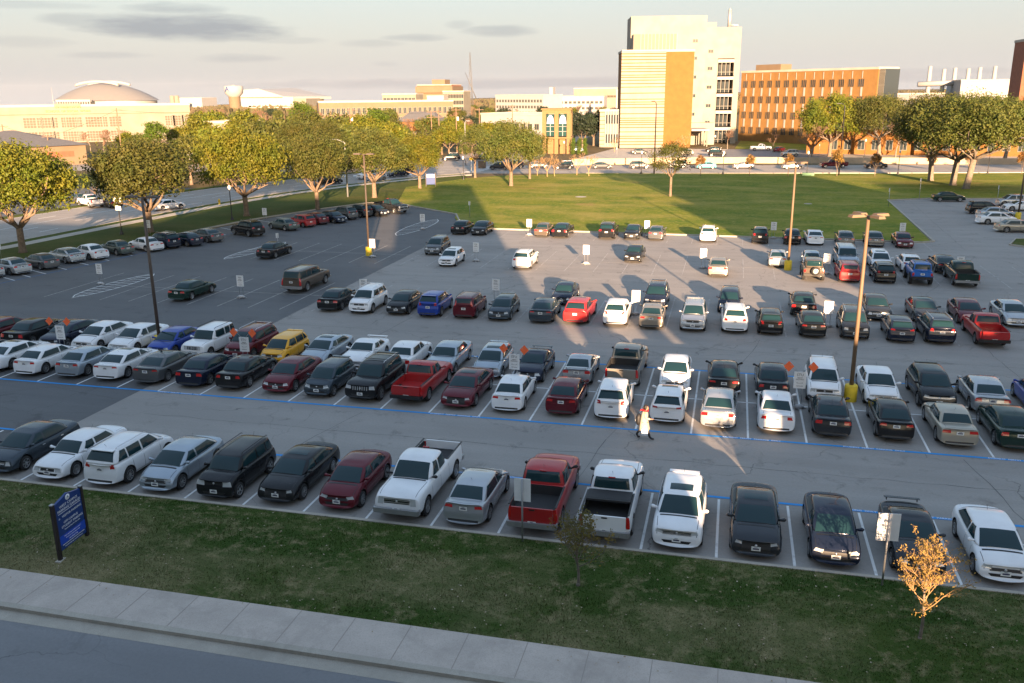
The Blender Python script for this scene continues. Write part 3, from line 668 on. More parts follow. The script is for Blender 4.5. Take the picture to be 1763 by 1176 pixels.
# crossing avenue beyond the lawn
av = [(-400, 150), (-160, 172), (-84, 178), (-50, 180), (-29.5, 183), (4.3, 188), (30, 192), (55, 197), (120, 212), (400, 260)]
ribbon('avenue', av, -1.5, 19, .005, M['avenue']); ribbon('avenue_kerb', av[4:], -1.75, -1.5, .14, M['kerb_side'], .15)
for d in (3.6, 7.2, 14.5): ribbon('lane_line', av, d, d+.14, .012, M['white_line'])
sheet('crossing', [(-75, 148), (-55, 176), (-48, 200), (-52, 330), (-64, 330), (-74, 204), (-100, 190)], .008, M['avenue'])
g = MB()
for i in range(10): g.box((-79+i*2.0, 168+i*.9, .016), (1.0, 3.0, .008), rz=.4)
for i in range(9): g.box((-54+i*.2, 181+i*2.0, .016), (3.2, .8, .008), rz=.1)
tag(g.build('crosswalk', M['white_line']), kind='structure')
wallp = [tuple(G(px, py)[:2]) for px, py in ((985, 284.5), (1130, 282), (1300, 281), (1500, 282), (1763, 283.5), (1900, 285))]
o = ribbon('retaining_wall', wallp, 0, .35, 1.35, M['wallc'], 1.4, kind=None); tag(o, 'long low tan concrete retaining wall behind the avenue', 'wall')
sheet('campus_court', [(-40, 206), (-6, 213), (30, 214), (90, 225), (90, 262), (-10, 262), (-34, 262)], .03, M['kerb_side'])
sheet('campus_lot', [(-6, 216), (28, 216), (24, 262), (-2, 262)], .036, M['road'])
sheet('campus_lawn', [(0, 264), (24, 258), (22, 300), (2, 312)], .04, M['grass'])
# ------------------------------------------------------------------ painted markings
PX0, PW = -39.656, 2.74
g = MB()
for i in range(-9, 28): g.box((PX0+PW*i, (41.67+52.17)/2, .006), (.10, 10.5, .004))
g.box((7, 46.95, .0065), (97, .09, .003)); tag(g.build('stall_lines', M['white_line']), kind='structure')
g = MB()
for i in range(-6, 22): g.box((-29.94+PW*i, 32.05, .006), (.10, 5.0, .004))
tag(g.build('stall_lines', M['white_line']), kind='structure')
g = MB()
for i in range(-7, 26):
    x = PX0+PW*i
    if x < -58: continue
    g.box((x, 66.4, .006), (.085, 10.4, .003)); 
    if x > -52: g.box((x, 85.9, .006), (.085, 10.4, .003))
    if -30 < x < 21: g.box((x, 101.1, .006), (.085, 4.8, .003))
g.box((0, 66.4, .0065), (106, .07, .002)); g.box((-6, 85.9, .0065), (90, .07, .002)); tag(g.build('stall_lines', M['faded_line']), kind='structure')
for y, x0, x1 in ((41.62, -64, 60), (52.2, -64, 60), (34.75, -64, 60)):
    tag(MB().box(((x0+x1)/2, y, .010), (x1-x0, .17, .004)).build('blue_stripe', M['blue_line']), kind='structure')
g = MB()
for i in range(26):
    t = i/25; k2 = t*(len(blue)-1.001); a = int(k2); p = Vector(blue[a]).lerp(Vector(blue[a+1]), k2-a); ang = R(157-8*t)
    g.box((p.x+2.4*math.cos(ang), p.y+2.4*math.sin(ang), .008), (4.9, .10, .004), rz=ang)
tag(g.build('stall_lines', M['white_line']), kind='structure')
def hatch(cx, y0, y1, w, lean=0):
    g = MB(); n = 12; L_ = []; R_ = []
    for i in range(n+1):
        t = i/n; hw = w*math.sin(math.pi*min(1, t*1.0))**.55 if 0 < t < 1 else 0
        L_.append((cx-hw+lean*t, y0+(y1-y0)*t)); R_.append((cx+hw+lean*t, y0+(y1-y0)*t))
    for P_ in (L_, R_):
        for a, b in zip(P_, P_[1:]):
            a, b = Vector(a), Vector(b); c = (a+b)/2; g.box((c.x, c.y, .009), ((b-a).length, .09, .003), rz=math.atan2(b.y-a.y, b.x-a.x))
    for i in range(1, n): g.box(((L_[i][0]+R_[i][0])/2, L_[i][1], .0095), (R_[i][0]-L_[i][0], .09, .003))
    tag(g.build('hatched_marking', M['white_line']), kind='structure')
hatch(-53.5, 61.5, 71.8, 1.1, .6); hatch(-50.5, 80, 91, 1.0, 1.2); hatch(-38.5, 98, 112, 1.3, .4)
# text helper: outlines turned to thin meshes
def text_mesh(body, size, mt, ext=.003):
    cu = bpy.data.curves.new('t', 'FONT'); cu.body = body; cu.size = size; cu.extrude = ext; cu.align_x = 'CENTER'; cu.align_y = 'CENTER'; cu.resolution_u = 2
    o = bpy.data.objects.new('t', cu); COL.objects.link(o); dg = bpy.context.evaluated_depsgraph_get(); dg.update()
    me = bpy.data.meshes.new_from_object(o.evaluated_get(dg), depsgraph=dg); bpy.data.objects.remove(o); bpy.data.curves.remove(cu)
    me.materials.clear(); me.materials.append(mt); return me
tmesh = text_mesh('STUDENT  PERMIT  PARKING  ONLY', .17, M['letter'])
for x, y in ((-13.5, 41.62), (1.6, 41.62), (7.2, 41.62), (-30, 41.62), (13.5, 41.62), (5.0, 34.75), (-10, 34.75), (8.5, 34.75), (-24, 52.2), (12, 52.2)):
    o = link('painted_words', tmesh, None, (x, y, .016)); tag(o, kind='structure')
# ------------------------------------------------------------------ cars: position, facing, model, colour
MODELS['pickup_cover'] = V(MODELS['pickup'], cover=1, liner=1)
MODELS['pickup'] = V(MODELS['pickup'], liner=1)
KINDW = {'sedan': 'sedan', 'sedan2': 'sedan', 'sedan3': 'sedan', 'sedan4': 'sedan', 'sedan5': 'sedan', 'sedan6': 'sedan', 'coupe': 'coupe', 'muscle': 'coupe', 'hatch': 'hatchback', 'hatch2': 'hatchback',
         'cross': 'crossover', 'cross2': 'crossover', 'wagon': 'crossover', 'boxy': 'boxy hatchback', 'boxysuv': 'boxy SUV', 'suv': 'SUV', 'bigsuv': 'large SUV', 'oldsuv': 'old lifted SUV', 'jeep': 'open-look off-roader with spare wheel', 'pickup': 'pickup truck', 'pickup_cover': 'pickup truck with bed cover', 'shortcab': 'pickup truck'}
COLW = {'light_blue_silver': 'pale blue-silver', 'green_grey': 'green-grey', 'dark_blue': 'dark blue', 'dark_grey': 'dark grey', 'dark_green': 'dark green', 'bright_blue': 'bright blue', 'slate': 'slate grey'}
CARS = []     # x, y(centre), heading, model, colour, row
def car(x, ynear, face, model, colour, row, jit=1.0):
    L = MODELS[model]['L']; a = -90 if face == 'F' else 90
    rj = random.uniform(-1.6, 1.6)*jit
    CARS.append((x+random.uniform(-.12, .12)*jit, ynear+L/2+random.uniform(-.15, .2)*jit, R(a+rj), model, colour, row))
ROWS = {1: 'front row by the grass', 2: 'near side of blue-lined double row', 3: 'far side of blue-lined double row', 4: 'near side of second double row', 5: 'far side of second double row',
        6: 'near side of third double row', 7: 'far side of third double row', 8: 'row along the lawn kerb', 9: 'slanted row by left street', 10: 'half-empty dark asphalt area', 11: 'lot at the right edge',
        12: 'avenue beyond the lawn', 13: 'court below the stone building', 14: 'left street', 15: 'junction by the brick tower'}
r1 = [(-1, 'F', 'sedan3', 'slate'), (0, 'F', 'sedan6', 'white'), (1, 'R', 'cross', 'white'), (2, 'F', 'sedan2', 'light_blue_silver'), (3, 'F', 'boxy', 'black'), (4, 'F', 'sedan4', 'black'), (5, 'F', 'sedan2', 'maroon'), (6, 'F', 'pickup', 'white'),
      (7, 'R', 'sedan2', 'silver'), (8, 'R', 'pickup', 'red'), (9, 'R', 'pickup_cover', 'white'), (10, 'F', 'wagon', 'white'), (11, 'F', 'sedan4', 'dark_grey'), (12, 'F', 'sedan2', 'dark_blue'), (13, 'F', 'coupe', 'dark_grey'), (14, 'F', 'sedan2', 'white')]
for k_, f, m, c in r1: car(-29.94+PW*(k_+.5), 29.62 if MODELS[m]['kind'] != 'pickup' else 29.5, f, m, c, 1, .6)
r2 = [(-3, 'R', 'sedan2', 'grey'), (-2, 'R', 'sedan4', 'white'), (-1, 'R', 'sedan2', 'white'), (0, 'R', 'sedan2', 'light_blue_silver'), (1, 'R', 'sedan4', 'white'), (2, 'R', 'sedan4', 'grey'), (3, 'R', 'sedan', 'dark_blue'), (4, 'R', 'sedan3', 'black'), (5, 'F', 'sedan', 'maroon'),
      (6, 'F', 'hatch', 'slate'), (7, 'F', 'suv', 'black'), (8, 'R', 'shortcab', 'red'), (9, 'F', 'sedan4', 'maroon'), (10, 'R', 'sedan2', 'white'), (11, 'R', 'sedan2', 'maroon'), (12, 'R', 'cross2', 'white'), (13, 'R', 'hatch2', 'white'),
      (14, 'R', 'sedan', 'silver'), (15, 'R', 'sedan3', 'white'), (16, 'R', 'sedan', 'dark_grey'), (17, 'R', 'sedan2', 'black'), (18, 'R', 'sedan6', 'tan'), (19, 'R', 'sedan', 'dark_green'), (20, 'R', 'sedan3', 'grey')]
for k_, f, m, c in r2: car(PX0+PW*(k_+.5), 42.25, f, m, c, 2)
r3 = [(-4, 'R', 'sedan', 'maroon'), (-3, 'R', 'sedan5', 'black'), (-2, 'F', 'sedan4', 'dark_blue'), (-1, 'F', 'sedan', 'white'), (0, 'F', 'sedan3', 'white'), (1, 'F', 'sedan2', 'blue'), (2, 'F', 'boxysuv', 'white'), (3, 'F', 'cross', 'maroon'), (4, 'F', 'hatch', 'yellow'),
      (5, 'F', 'sedan4', 'light_blue_silver'), (6, 'F', 'muscle', 'white'), (7, 'R', 'sedan5', 'white'), (8, 'F', 'sedan5', 'light_blue_silver'), (9, 'F', 'hatch2', 'light_blue_silver'), (10, 'F', 'coupe', 'dark_blue'), (11, 'R', 'coupe', 'silver'), (12, 'R', 'pickup', 'beige'),
      (13, 'F', 'sedan2', 'white'), (14, 'R', 'sedan4', 'black'), (15, 'R', 'sedan3', 'dark_grey'), (16, 'F', 'cross', 'white'), (17, 'F', 'sedan3', 'white'), (18, 'F', 'wagon', 'black'), (19, 'R', 'sedan', 'silver'), (20, 'R', 'sedan2', 'blue')]
for k_, f, m, c in r3: car(PX0+PW*(k_+.5), 47.35, f, m, c, 3)
r4 = [(562, 537, 'R', 'sedan', 'black'), (622, 538, 'F', 'cross', 'white'), (680, 543, 'F', 'sedan2', 'black'), (745, 541, 'R', 'cross2', 'blue'), (802, 547, 'R', 'boxy', 'maroon'), (855, 556, 'F', 'hatch2', 'slate'), (928, 557, 'R', 'sedan4', 'slate'), (992, 560, 'R', 'wagon', 'red'),
      (1057, 567, 'R', 'cross2', 'white'), (1118, 567, 'R', 'sedan2', 'beige'), (1193, 577, 'F', 'cross', 'silver'), (1262, 577, 'R', 'cross', 'white'), (1326, 581, 'R', 'hatch', 'black'), (1400, 582, 'R', 'sedan2', 'black'), (1475, 588, 'F', 'cross', 'dark_grey'), (1552, 590, 'R', 'hatch2', 'dark_blue'),
      (1622, 597, 'R', 'cross', 'dark_blue'), (1712, 605, 'R', 'shortcab', 'red')]
for px, py, f, m, c in r4: car(G(px, py).x, 60.9, f, m, c, 4)
for px, f, m, c in ((960, 'F', 'sedan6', 'dark_blue'), (1130, 'F', 'cross', 'dark_blue'), (1258, 'F', 'hatch', 'dark_blue'), (1380, 'R', 'sedan5', 'black'), (1514, 'F', 'sedan3', 'dark_grey'), (1592, 'F', 'sedan4', 'dark_grey'), (1668, 'F', 'sedan', 'maroon'), (1740, 'F', 'sedan3', 'silver')):
    car(G(px, 533).x if px < 1450 else G(px, 555).x, 66.6, f, m, c, 5)
for px, f, m, c in ((733, 'F', 'hatch2', 'white'), (878, 'R', 'cross', 'white'), (1235, 'R', 'sedan', 'beige'), (1396, 'R', 'jeep', 'brown'), (1455, 'R', 'boxy', 'red'), (1515, 'R', 'cross2', 'black'), (1577, 'R', 'oldsuv', 'bright_blue'), (1648, 'R', 'pickup', 'dark_green')):
    car(G(px, 480).x, 80.2, f, m, c, 6)
for px, f, m, c in ((715, 'F', 'cross2', 'grey'), (1087, 'F', 'sedan2', 'black'), (1336, 'R', 'sedan2', 'silver'), (1393, 'F', 'sedan6', 'light_blue_silver'), (1451, 'F', 'bigsuv', 'light_blue_silver'), (1508, 'F', 'wagon', 'white'), (1556, 'R', 'hatch2', 'white'), (1612, 'R', 'sedan4', 'dark_grey')):
    car(G(px, 455).x, 85.7, f, m, c, 7)
for px, f, m, c in ((772, 'R', 'sedan3', 'black'), (808, 'F', 'sedan4', 'black'), (922, 'R', 'sedan6', 'brown'), (960, 'R', 'sedan5', 'black'), (1043, 'R', 'suv', 'black'), (1085, 'F', 'sedan4', 'black'), (1130, 'R', 'sedan2', 'grey'), (1218, 'R', 'cross', 'white'), (1307, 'R', 'cross2', 'black'), (1360, 'R', 'sedan5', 'black'),
                    (1400, 'R', 'sedan4', 'white'), (1448, 'R', 'sedan', 'grey'), (1497, 'R', 'sedan3', 'grey'), (1545, 'F', 'sedan6', 'maroon')):
    car(G(px, 414).x, 99.4, f, m, c, 8)
for px, py, f, m, c in ((5, 480.5, 'R', 'sedan3', 'silver'), (52, 474, 'R', 'sedan', 'silver'), (102, 465, 'R', 'sedan2', 'grey'), (145.5, 454, 'R', 'sedan4', 'silver'), (186, 448, 'R', 'sedan3', 'white'), (231, 440, 'R', 'sedan6', 'green_grey'), (281, 434, 'R', 'sedan6', 'white'), (311, 429, 'R', 'cross', 'dark_blue'), (350, 425, 'R', 'sedan2', 'dark_blue'), (385, 418, 'R', 'sedan', 'grey'),
                        (455, 408, 'R', 'suv', 'black'), (516, 398, 'R', 'sedan6', 'green_grey'), (544.6, 392, 'R', 'hatch', 'red'), (567, 387.5, 'R', 'sedan2', 'maroon'), (598.5, 385, 'F', 'sedan', 'dark_blue'), (617, 379, 'R', 'cross2', 'grey'), (642.5, 375, 'R', 'cross2', 'dark_grey'), (671, 373, 'F', 'sedan3', 'black'), (702, 368, 'F', 'pickup', 'black')):
    p = G(px, py); t = min(1, max(0, (p.y-75)/50)); hd = R(160-12*t); L = MODELS[m]['L']
    c_ = Vector((p.x-.5, p.y)) + Vector((math.cos(hd), math.sin(hd)))*(L/2)
    CARS.append((c_.x, c_.y, hd if f == 'R' else hd+math.pi, m, c, 9))
for px, py, m, c, row in ((306, 520, 'sedan6', 'dark_green', 10), (505, 505, 'bigsuv', 'brown', 10), (455, 447, 'sedan3', 'black', 10)):
    p = G(px, py); CARS.append((p.x, p.y+MODELS[m]['L']/2-.2, R(88), m, c, row))
def flat(px, py, hd, m, c, row):
    p = G(px, py); CARS.append((p.x+math.sin(R(hd))*0, p.y+.85, R(hd), m, c, row))
for px, py, hd, m, c in ((1634, 347.5, 2, 'sedan6', 'dark_green'), (1695, 369, 8, 'cross', 'black'), (1716, 377, 6, 'sedan', 'light_blue_silver'), (1718, 387, 6, 'sedan3', 'white'), (1752, 401, 6, 'sedan', 'tan'), (1745, 356, 186, 'cross2', 'silver'), (1760, 364, 186, 'sedan4', 'white')): flat(px, py, hd, m, c, 11)
for px, py, hd, m, c in ((858, 293, 190, 'cross', 'dark_grey'), (970, 292, 190, 'cross', 'dark_grey'), (1035, 291, 6, 'sedan4', 'grey'), (1100, 291, 8, 'wagon', 'grey'), (1215, 291, 190, 'sedan2', 'teal'), (1280, 291, 190, 'sedan6', 'silver'), (1365, 291.5, 190, 'sedan6', 'silver'), (1435, 290, 190, 'pickup', 'maroon'), (1508, 291, 190, 'sedan3', 'black'), (1165, 290, 190, 'cross2', 'grey'), (925, 290, 12, 'sedan4', 'grey')): flat(px, py, hd, m, c, 12)
for px, py, hd, m, c in ((1228, 262, 185, 'sedan', 'black'), (1234, 270, 5, 'suv', 'black'), (1310, 260, 2, 'pickup', 'white'), (1342, 262, 60, 'sedan2', 'maroon'), (1360, 270, 195, 'cross', 'silver'), (1100, 266, 20, 'sedan3', 'grey'), (1180, 268, 180, 'cross2', 'tan')): flat(px, py, hd, m, c, 13)
for px, py, hd, m, c in ((150, 357, 150, 'pickup', 'white'), (186, 358, 150, 'sedan', 'black'), (285, 362, 62, 'sedan3', 'white'), (566, 318, 60, 'sedan4', 'black'), (590, 296, 60, 'cross', 'dark_grey'), (645, 312, 240, 'hatch2', 'silver'), (683, 305, 235, 'sedan3', 'dark_blue'), (694, 298, 235, 'suv', 'black'), (630, 309, 240, 'boxysuv', 'white'), (130, 350, 150, 'sedan2', 'grey')): flat(px, py, hd, m, c, 14)
for px, py, hd, m, c in ((775, 277, 200, 'suv', 'black'), (825, 277, 190, 'sedan3', 'black'), (885, 290, 190, 'cross2', 'dark_blue'), (770, 247, 10, 'cross', 'slate'), (800, 244, 10, 'sedan', 'maroon'), (815, 240, 100, 'sedan2', 'black'), (735, 262, 30, 'sedan6', 'white'), (990, 262, 200, 'sedan2', 'light_blue_silver')): flat(px, py, hd, m, c, 15)

# labels: say what singles each car out
_cw = lambda c: COLW.get(c, c)
bucket = {}
for i, (x, y, h, m, c, row) in enumerate(CARS): bucket.setdefault((row, _cw(c), KINDW[m]), []).append(i)
ORD = ['first', 'second', 'third', 'fourth', 'fifth', 'sixth', 'seventh']
LAB = {}
for (row, c, k_), ids in bucket.items():
    ids = sorted(ids, key=lambda i: (CARS[i][0]*FW.y - CARS[i][1]*FW.x)/CARS[i][1]); place = ROWS[row]
    pre = 'driving on the ' if row in (12, 14, 15) else 'parked in the '
    if row == 14 or row == 15: pre = 'on the '
    if row == 15: pre = 'at the '
    if len(ids) == 1: LAB[ids[0]] = '%s %s %s%s' % (c, k_, pre, place)
    else:
        for n_, i in enumerate(ids): LAB[i] = '%s %s %s from left, %s' % (ORD[n_], c, k_, place)
proto = {}
for i, (x, y, h, m, c, row) in enumerate(CARS):
    far = row >= 8
    if m not in proto: o = proto[m] = make_car(MODELS[m])
    else: o = copy_tree(proto[m], None, ('emblem', 'rear_bumper_trim') if far and row != 9 else ())
    z = .012
    if row in (14, 12, 13, 15): z = .04
    o.location = (x, y, z); o.rotation_euler = (0, 0, h); o.scale = (1, random.uniform(.985, 1.015), random.uniform(.985, 1.02))
    tag(o, LAB[i], 'pickup truck' if 'pickup' in KINDW[m] else 'car', 'vehicles: ' + ROWS[row])
    for ch in KIDS[o.name]:
        for s in ch.material_slots:
            if s.link == 'OBJECT': s.material = PAINT[c]
# ------------------------------------------------------------------ trees
def leafmat(name, c1, c2, c3, tr=.25):
    k = NT(name); a = k.noise(.55, 3); b = k.noise(5, 3, .7)
    oi = k.n('ShaderNodeObjectInfo')
    col = k.mix(k.ramp(a, .38, .62), c1, c2); col = k.mix(k.ramp(b, .42, .7, 0, .85), col, c3)
    hs = k.n('ShaderNodeHueSaturation'); hs.inputs['Saturation'].default_value = 1
    k.l(k.ramp(oi.outputs['Random'], 0, 1, .8, 1.15), hs.inputs['Value']); k.l(k.ramp(oi.outputs['Random'], 0, 1, .485, .51), hs.inputs['Hue']); k.l(col, hs.inputs['Color'])
    m = k.done(hs.outputs[0], .6, .25)
    t = k.n('ShaderNodeBsdfTranslucent'); k.l(hs.outputs[0], t.inputs['Color']); mx = k.n('ShaderNodeMixShader'); mx.inputs[0].default_value = tr
    out = k.t.nodes['Material Output']; k.l(k.b.outputs[0], mx.inputs[1]); k.l(t.outputs[0], mx.inputs[2]); k.l(mx.outputs[0], out.inputs[0]); return m
M['oak'] = leafmat('oak_leaf', (.115, .150, .014), (.20, .18, .018), (.060, .088, .014), .36); M['oak2'] = leafmat('oak_leaf_dull', (.085, .115, .022), (.14, .135, .028), (.048, .068, .018), .34)
M['pine'] = leafmat('evergreen_leaf', (.08, .15, .014), (.12, .18, .016), (.04, .08, .012), .35); M['bronze'] = leafmat('autumn_leaf', (.22, .13, .035), (.30, .17, .04), (.14, .09, .03)); M['dark_ever'] = leafmat('cedar_leaf', (.020, .035, .018), (.03, .045, .02), (.014, .024, .013), .1)
M['bark'] = mat('bark', (.20, .145, .10), .95, noise=(4, (.10, .075, .055), .8), bump=(14, .9)); M['bark_grey'] = mat('bark_grey', (.20, .165, .13), .95, noise=(4, (.11, .09, .07), .8), bump=(14, .8))
M['twig'] = mat('bare_twig', (.22, .125, .075), .95, noise=(1, (.15, .095, .065), .8)); M['twig_gold'] = mat('twig_gold', (.36, .22, .10), .9, noise=(3, (.24, .16, .08), .8))
def limb(p0, p1, rg, sag=.12, n=4):
    p0, p1 = Vector(p0), Vector(p1); L = (p1-p0).length; out = [p0]
    for i in range(1, n): t = i/n; out.append(p0.lerp(p1, t) + Vector((rg.uniform(-1, 1)*L*.05, rg.uniform(-1, 1)*L*.05, L*sag*math.sin(math.pi*t)*rg.uniform(.3, 1))))
    return out+[p1]
def crown_mesh(rg, clumps, rad, n, size, mt, flat=1.0):
    vs = []; fs = []
    for (cx, cy, cz, rr) in clumps:
        k_ = int(n*rr*rr)
        for i in range(k_):
            while True:
                d = Vector((rg.uniform(-1, 1), rg.uniform(-1, 1), rg.uniform(-1, 1)))
                if .05 < d.length < 1: break
            d = d*(.45+.55*d.length)
            p = Vector((cx, cy, cz)) + Vector((d.x*rad*rr, d.y*rad*rr, d.z*rad*rr*.72*flat)); s = size*rg.uniform(.6, 1.3)
            a = Vector((rg.gauss(0, 1), rg.gauss(0, 1), rg.gauss(0, .7))).normalized()
            nrm = (d.normalized()*.9+Vector((rg.gauss(0, .6), rg.gauss(0, .6), rg.gauss(.3, .6)))).normalized(); u = nrm.cross(a).normalized()*s; w = nrm.cross(u).normalized()*s*.62
            b = len(vs); vs += [p-u, p-w*.8, p+u, p+w*.8]; fs.append((b, b+1, b+2, b+3))
    me = bpy.data.meshes.new('crown'); me.from_pydata(vs, [], fs); me.materials.append(mt); return me
def tree_meshes(seed, h, w, fork, nl, nclump, leaf, per, mt, trunk_r=.30, bark='bark', low=.30, lean=0, crad=None):
    rg = random.Random(seed); t = MB(); base = Vector((0, 0, -.1)); fk = Vector((lean*.3, rg.uniform(-.1, .1), fork))
    t.tube([base, (0, 0, .25), (lean*.15, 0, fork*.5), fk], [trunk_r*1.5, trunk_r*1.08, trunk_r*.95, trunk_r*.92], 10)
    zc = fork+(h-fork)*.52; hc = (h-fork*low*2)*.5; cl = []
    rad = crad or w*.115
    while len(cl) < nclump:
        a = rg.uniform(0, 6.283); ph = math.asin(rg.uniform(-.55, 1)); q = rg.uniform(.45, 1)**.5
        bx = 1+.17*math.sin(2*a+seed)+.13*math.sin(3*a+seed*2.1)
        x = math.cos(a)*math.cos(ph)*(w/2-rad)*q*bx; y = math.sin(a)*math.cos(ph)*(w/2-rad)*q*bx; z = zc+math.sin(ph)*(h-zc-rad*.5)*q*(1+.12*math.sin(3*a+seed)) if ph > 0 else zc+math.sin(ph)*(zc-fork)*1.0*q
        cl.append((x+lean, y, z, rg.uniform(.6, 1.5)))
    ends = []
    for i in range(nl):
        a = 6.283*i/nl+rg.uniform(-.3, .3); q = rg.uniform(.35, .75); z = rg.uniform(.15, .75)
        e = Vector((lean+math.cos(a)*w/2*q, math.sin(a)*w/2*q, fork+(h-fork)*z)); pts = limb(fk-Vector((0, 0, .1)), e, rg, -.10 if z > .4 else .04, 5)
        r0 = trunk_r*rg.uniform(.42, .6); t.tube(pts, [r0*(1-.78*j/5) for j in range(6)], 7)
        for j in (2, 3, 4, 4):
            p = pts[j]; b = min(cl, key=lambda c: (Vector(c[:3])-p).length+rg.uniform(0, w*.25)); t.tube(limb(p, b[:3], rg, .05, 3), [r0*.4, r0*.25, r0*.15, r0*.07], 5)
    return t.mesh('trunk', M[bark]), crown_mesh(rg, cl, rad, per, leaf, mt)
def bare_mesh(seed, h, w, gold=False, depth=5, r=.16, up=.62, minr=.008):
    rg = random.Random(seed); t = MB(); tw = MB(); m = t
    def grow(p, d, L, r, k):
        e = p+d*L; mid = p.lerp(e, .5)+Vector((rg.uniform(-1, 1), rg.uniform(-1, 1), rg.uniform(-1, 1)))*L*.07
        (t if k >= depth-1 else tw).tube([p, mid, e], [r, r*.8, max(minr, r*.62)], 6 if k > 2 else 3, cap=False)
        if k == 0: return
        for i in range(rg.choice((2, 3, 3)) if k > 1 else 3):
            ax = Vector((rg.gauss(0, 1), rg.gauss(0, 1), rg.gauss(0, .4))).normalized(); nd = (d+ax*rg.uniform(.45, .95)+Vector((0, 0, .12))).normalized()
            grow(mid.lerp(e, rg.uniform(.3, 1)), nd, L*rg.uniform(.62, .86), max(minr, r*.6), k-1)
    grow(Vector((0, 0, -.1)), Vector((rg.uniform(-.05, .05), 0, 1)), h*.27, r, depth)
    mx = max(v[2] for v in tw.v); s = h/mx
    for q in (t, tw): q.v = [(a*s*w/h*1.0, b*s*w/h, c*s) for a, b, c in q.v]
    return t.mesh('trunk', M['twig_gold' if gold else 'bark_grey']), tw.mesh('branches', M['twig_gold' if gold else 'twig'])
TP = {}
def proto_tree(key, name, meshes, second='crown'):
    TP[key] = (name, meshes, second)
def put_tree(key, x, y, s=1.0, rz=None, label='', group=None, sz=None, z=None, cat='tree', mats=None):
    name, (tm, cm), sec = TP[key]; r = empty(name, (x, y, gz(x, y) if z is None else z), random.uniform(0, 6.28) if rz is None else rz); r.scale = (s, s, sz or s)
    link('trunk', tm, r); c = link(sec, cm, r)
    if mats: c.material_slots[0].link = 'OBJECT'; c.material_slots[0].material = mats
    tag(r, label, cat, group); return r
for i in range(4):
    proto_tree('oak%d' % i, 'live_oak', tree_meshes(11+i, 11.5, 13, 2.6, 8, 150, .17, 120, M['oak'] if i % 2 == 0 else M['oak2'], .36))
proto_tree('bigoak0', 'live_oak', tree_meshes(31, 18, 20, 5.0, 7, 190, .22, 125, M['oak2'], .55, 'bark_grey', lean=-1)); proto_tree('bigoak1', 'live_oak', tree_meshes(33, 18, 21, 5.6, 7, 190, .22, 125, M['oak2'], .55, 'bark_grey', lean=2))
proto_tree('young', 'young_oak', tree_meshes(51, 8.5, 8, 3.0, 7, 70, .13, 52, M['oak2'], .20))
proto_tree('pine', 'pine_tree', tree_meshes(61, 14, 10, 4.5, 6, 60, .26, 70, M['pine'], .3, crad=1.5)); 
for i in range(3): proto_tree('mid%d' % i, 'shade_tree', tree_meshes(71+i, 9.5, 10.5, 2.4, 5, 60, .34, 42, [M['oak2'], M['oak'], M['dark_ever']][i], .28, crad=1.5))
for i in range(3): proto_tree('bare%d' % i, 'bare_tree', bare_mesh(81+i, 9, 9, depth=6, r=.20, minr=.022), 'branches')
proto_tree('shrub', 'crepe_myrtle', bare_mesh(91, 3.6, 3.4, True, depth=5, r=.06, minr=.012), 'branches')
proto_tree('sapling', 'street_sapling', tree_meshes(95, 3.2, 1.7, .9, 4, 22, .10, 40, M['bronze'], .045, crad=.32))
RL = 'live oaks in the strip between the lot and the left street'
desc = ['full yellow-green live oak at far left beside the slanted parking row', 'wide olive live oak behind the dark double light pole', 'tall dense green live oak behind the black SUV on the strip', 'narrower live oak with pale trunk by the left walk', 'broad live oak with forked pale trunk at the walk junction', 'small live oak beside the dark blue campus sign']
for (px, py, k_, s, sz), d in zip(((40, 436, 'oak0', 1.02, 1.02), (259, 401, 'oak1', 1.12, 1.0), (425, 373, 'oak2', 1.0, 1.07), (547, 361, 'oak1', .86, .95), (645, 341, 'oak3', 1.0, .93), (723, 325, 'oak2', .76, .84)), desc):
    p = G(px, py); put_tree(k_, p.x, p.y, s, None, d, RL, sz, z=.09)
LG = 'trees on the lawn'
p = G(880, 321); put_tree('oak3', p.x, p.y, .92, .5, 'large olive oak standing on the left end of the lawn', LG, .98, z=.1)
p = G(818, 307); put_tree('young', p.x, p.y, 1.15, 1.5, 'slim oak left of the large oak on the lawn', LG, z=.1)
p = G(912, 309); put_tree('young', p.x, p.y, 1.1, 2.5, 'slim oak right of the large oak on the lawn', LG, z=.1)
p = G(1154, 339); put_tree('young', p.x, p.y, 1.02, .3, 'lone thin-crowned oak in the middle of the lawn', LG, z=.1)
BG = 'big live oaks at the right of the lawn'
p = G(1612, 312); put_tree('bigoak0', p.x-1, p.y, .86, 0, 'leftmost big live oak of the leaning trio behind the parked dark green sedan', BG, z=.1)
p = G(1640, 320); put_tree('bigoak0', p.x, p.y, .92, 2.0, 'middle big live oak of the leaning trio behind the parked dark green sedan', BG, .86, z=.1)
p = G(1663, 326); put_tree('bigoak1', p.x, p.y, .96, -.2, 'rightmost big live oak of the leaning trio behind the dark green sedan', BG, .86, z=.1)
for x, y, k_, s, sz, d in ((70, 180, 'bigoak0', .8, .7, 'big live oak past the right edge of the leaning trio'), (34, 232, 'bigoak1', .86, .84, 'big live oak in front of the right end of the brick hall'), (23, 236, 'oak2', 1.35, 1.35, 'tall live oak left of the big oak before the brick hall'), (46, 236, 'bigoak0', .78, .78, 'grey-green live oak between the brick hall and the leaning trio'), (60, 226, 'bigoak1', .75, .78, 'far live oak directly behind the leaning trio')):
    put_tree(k_, x, y, s, None, d, 'live oaks behind the retaining wall', sz, z=.0)
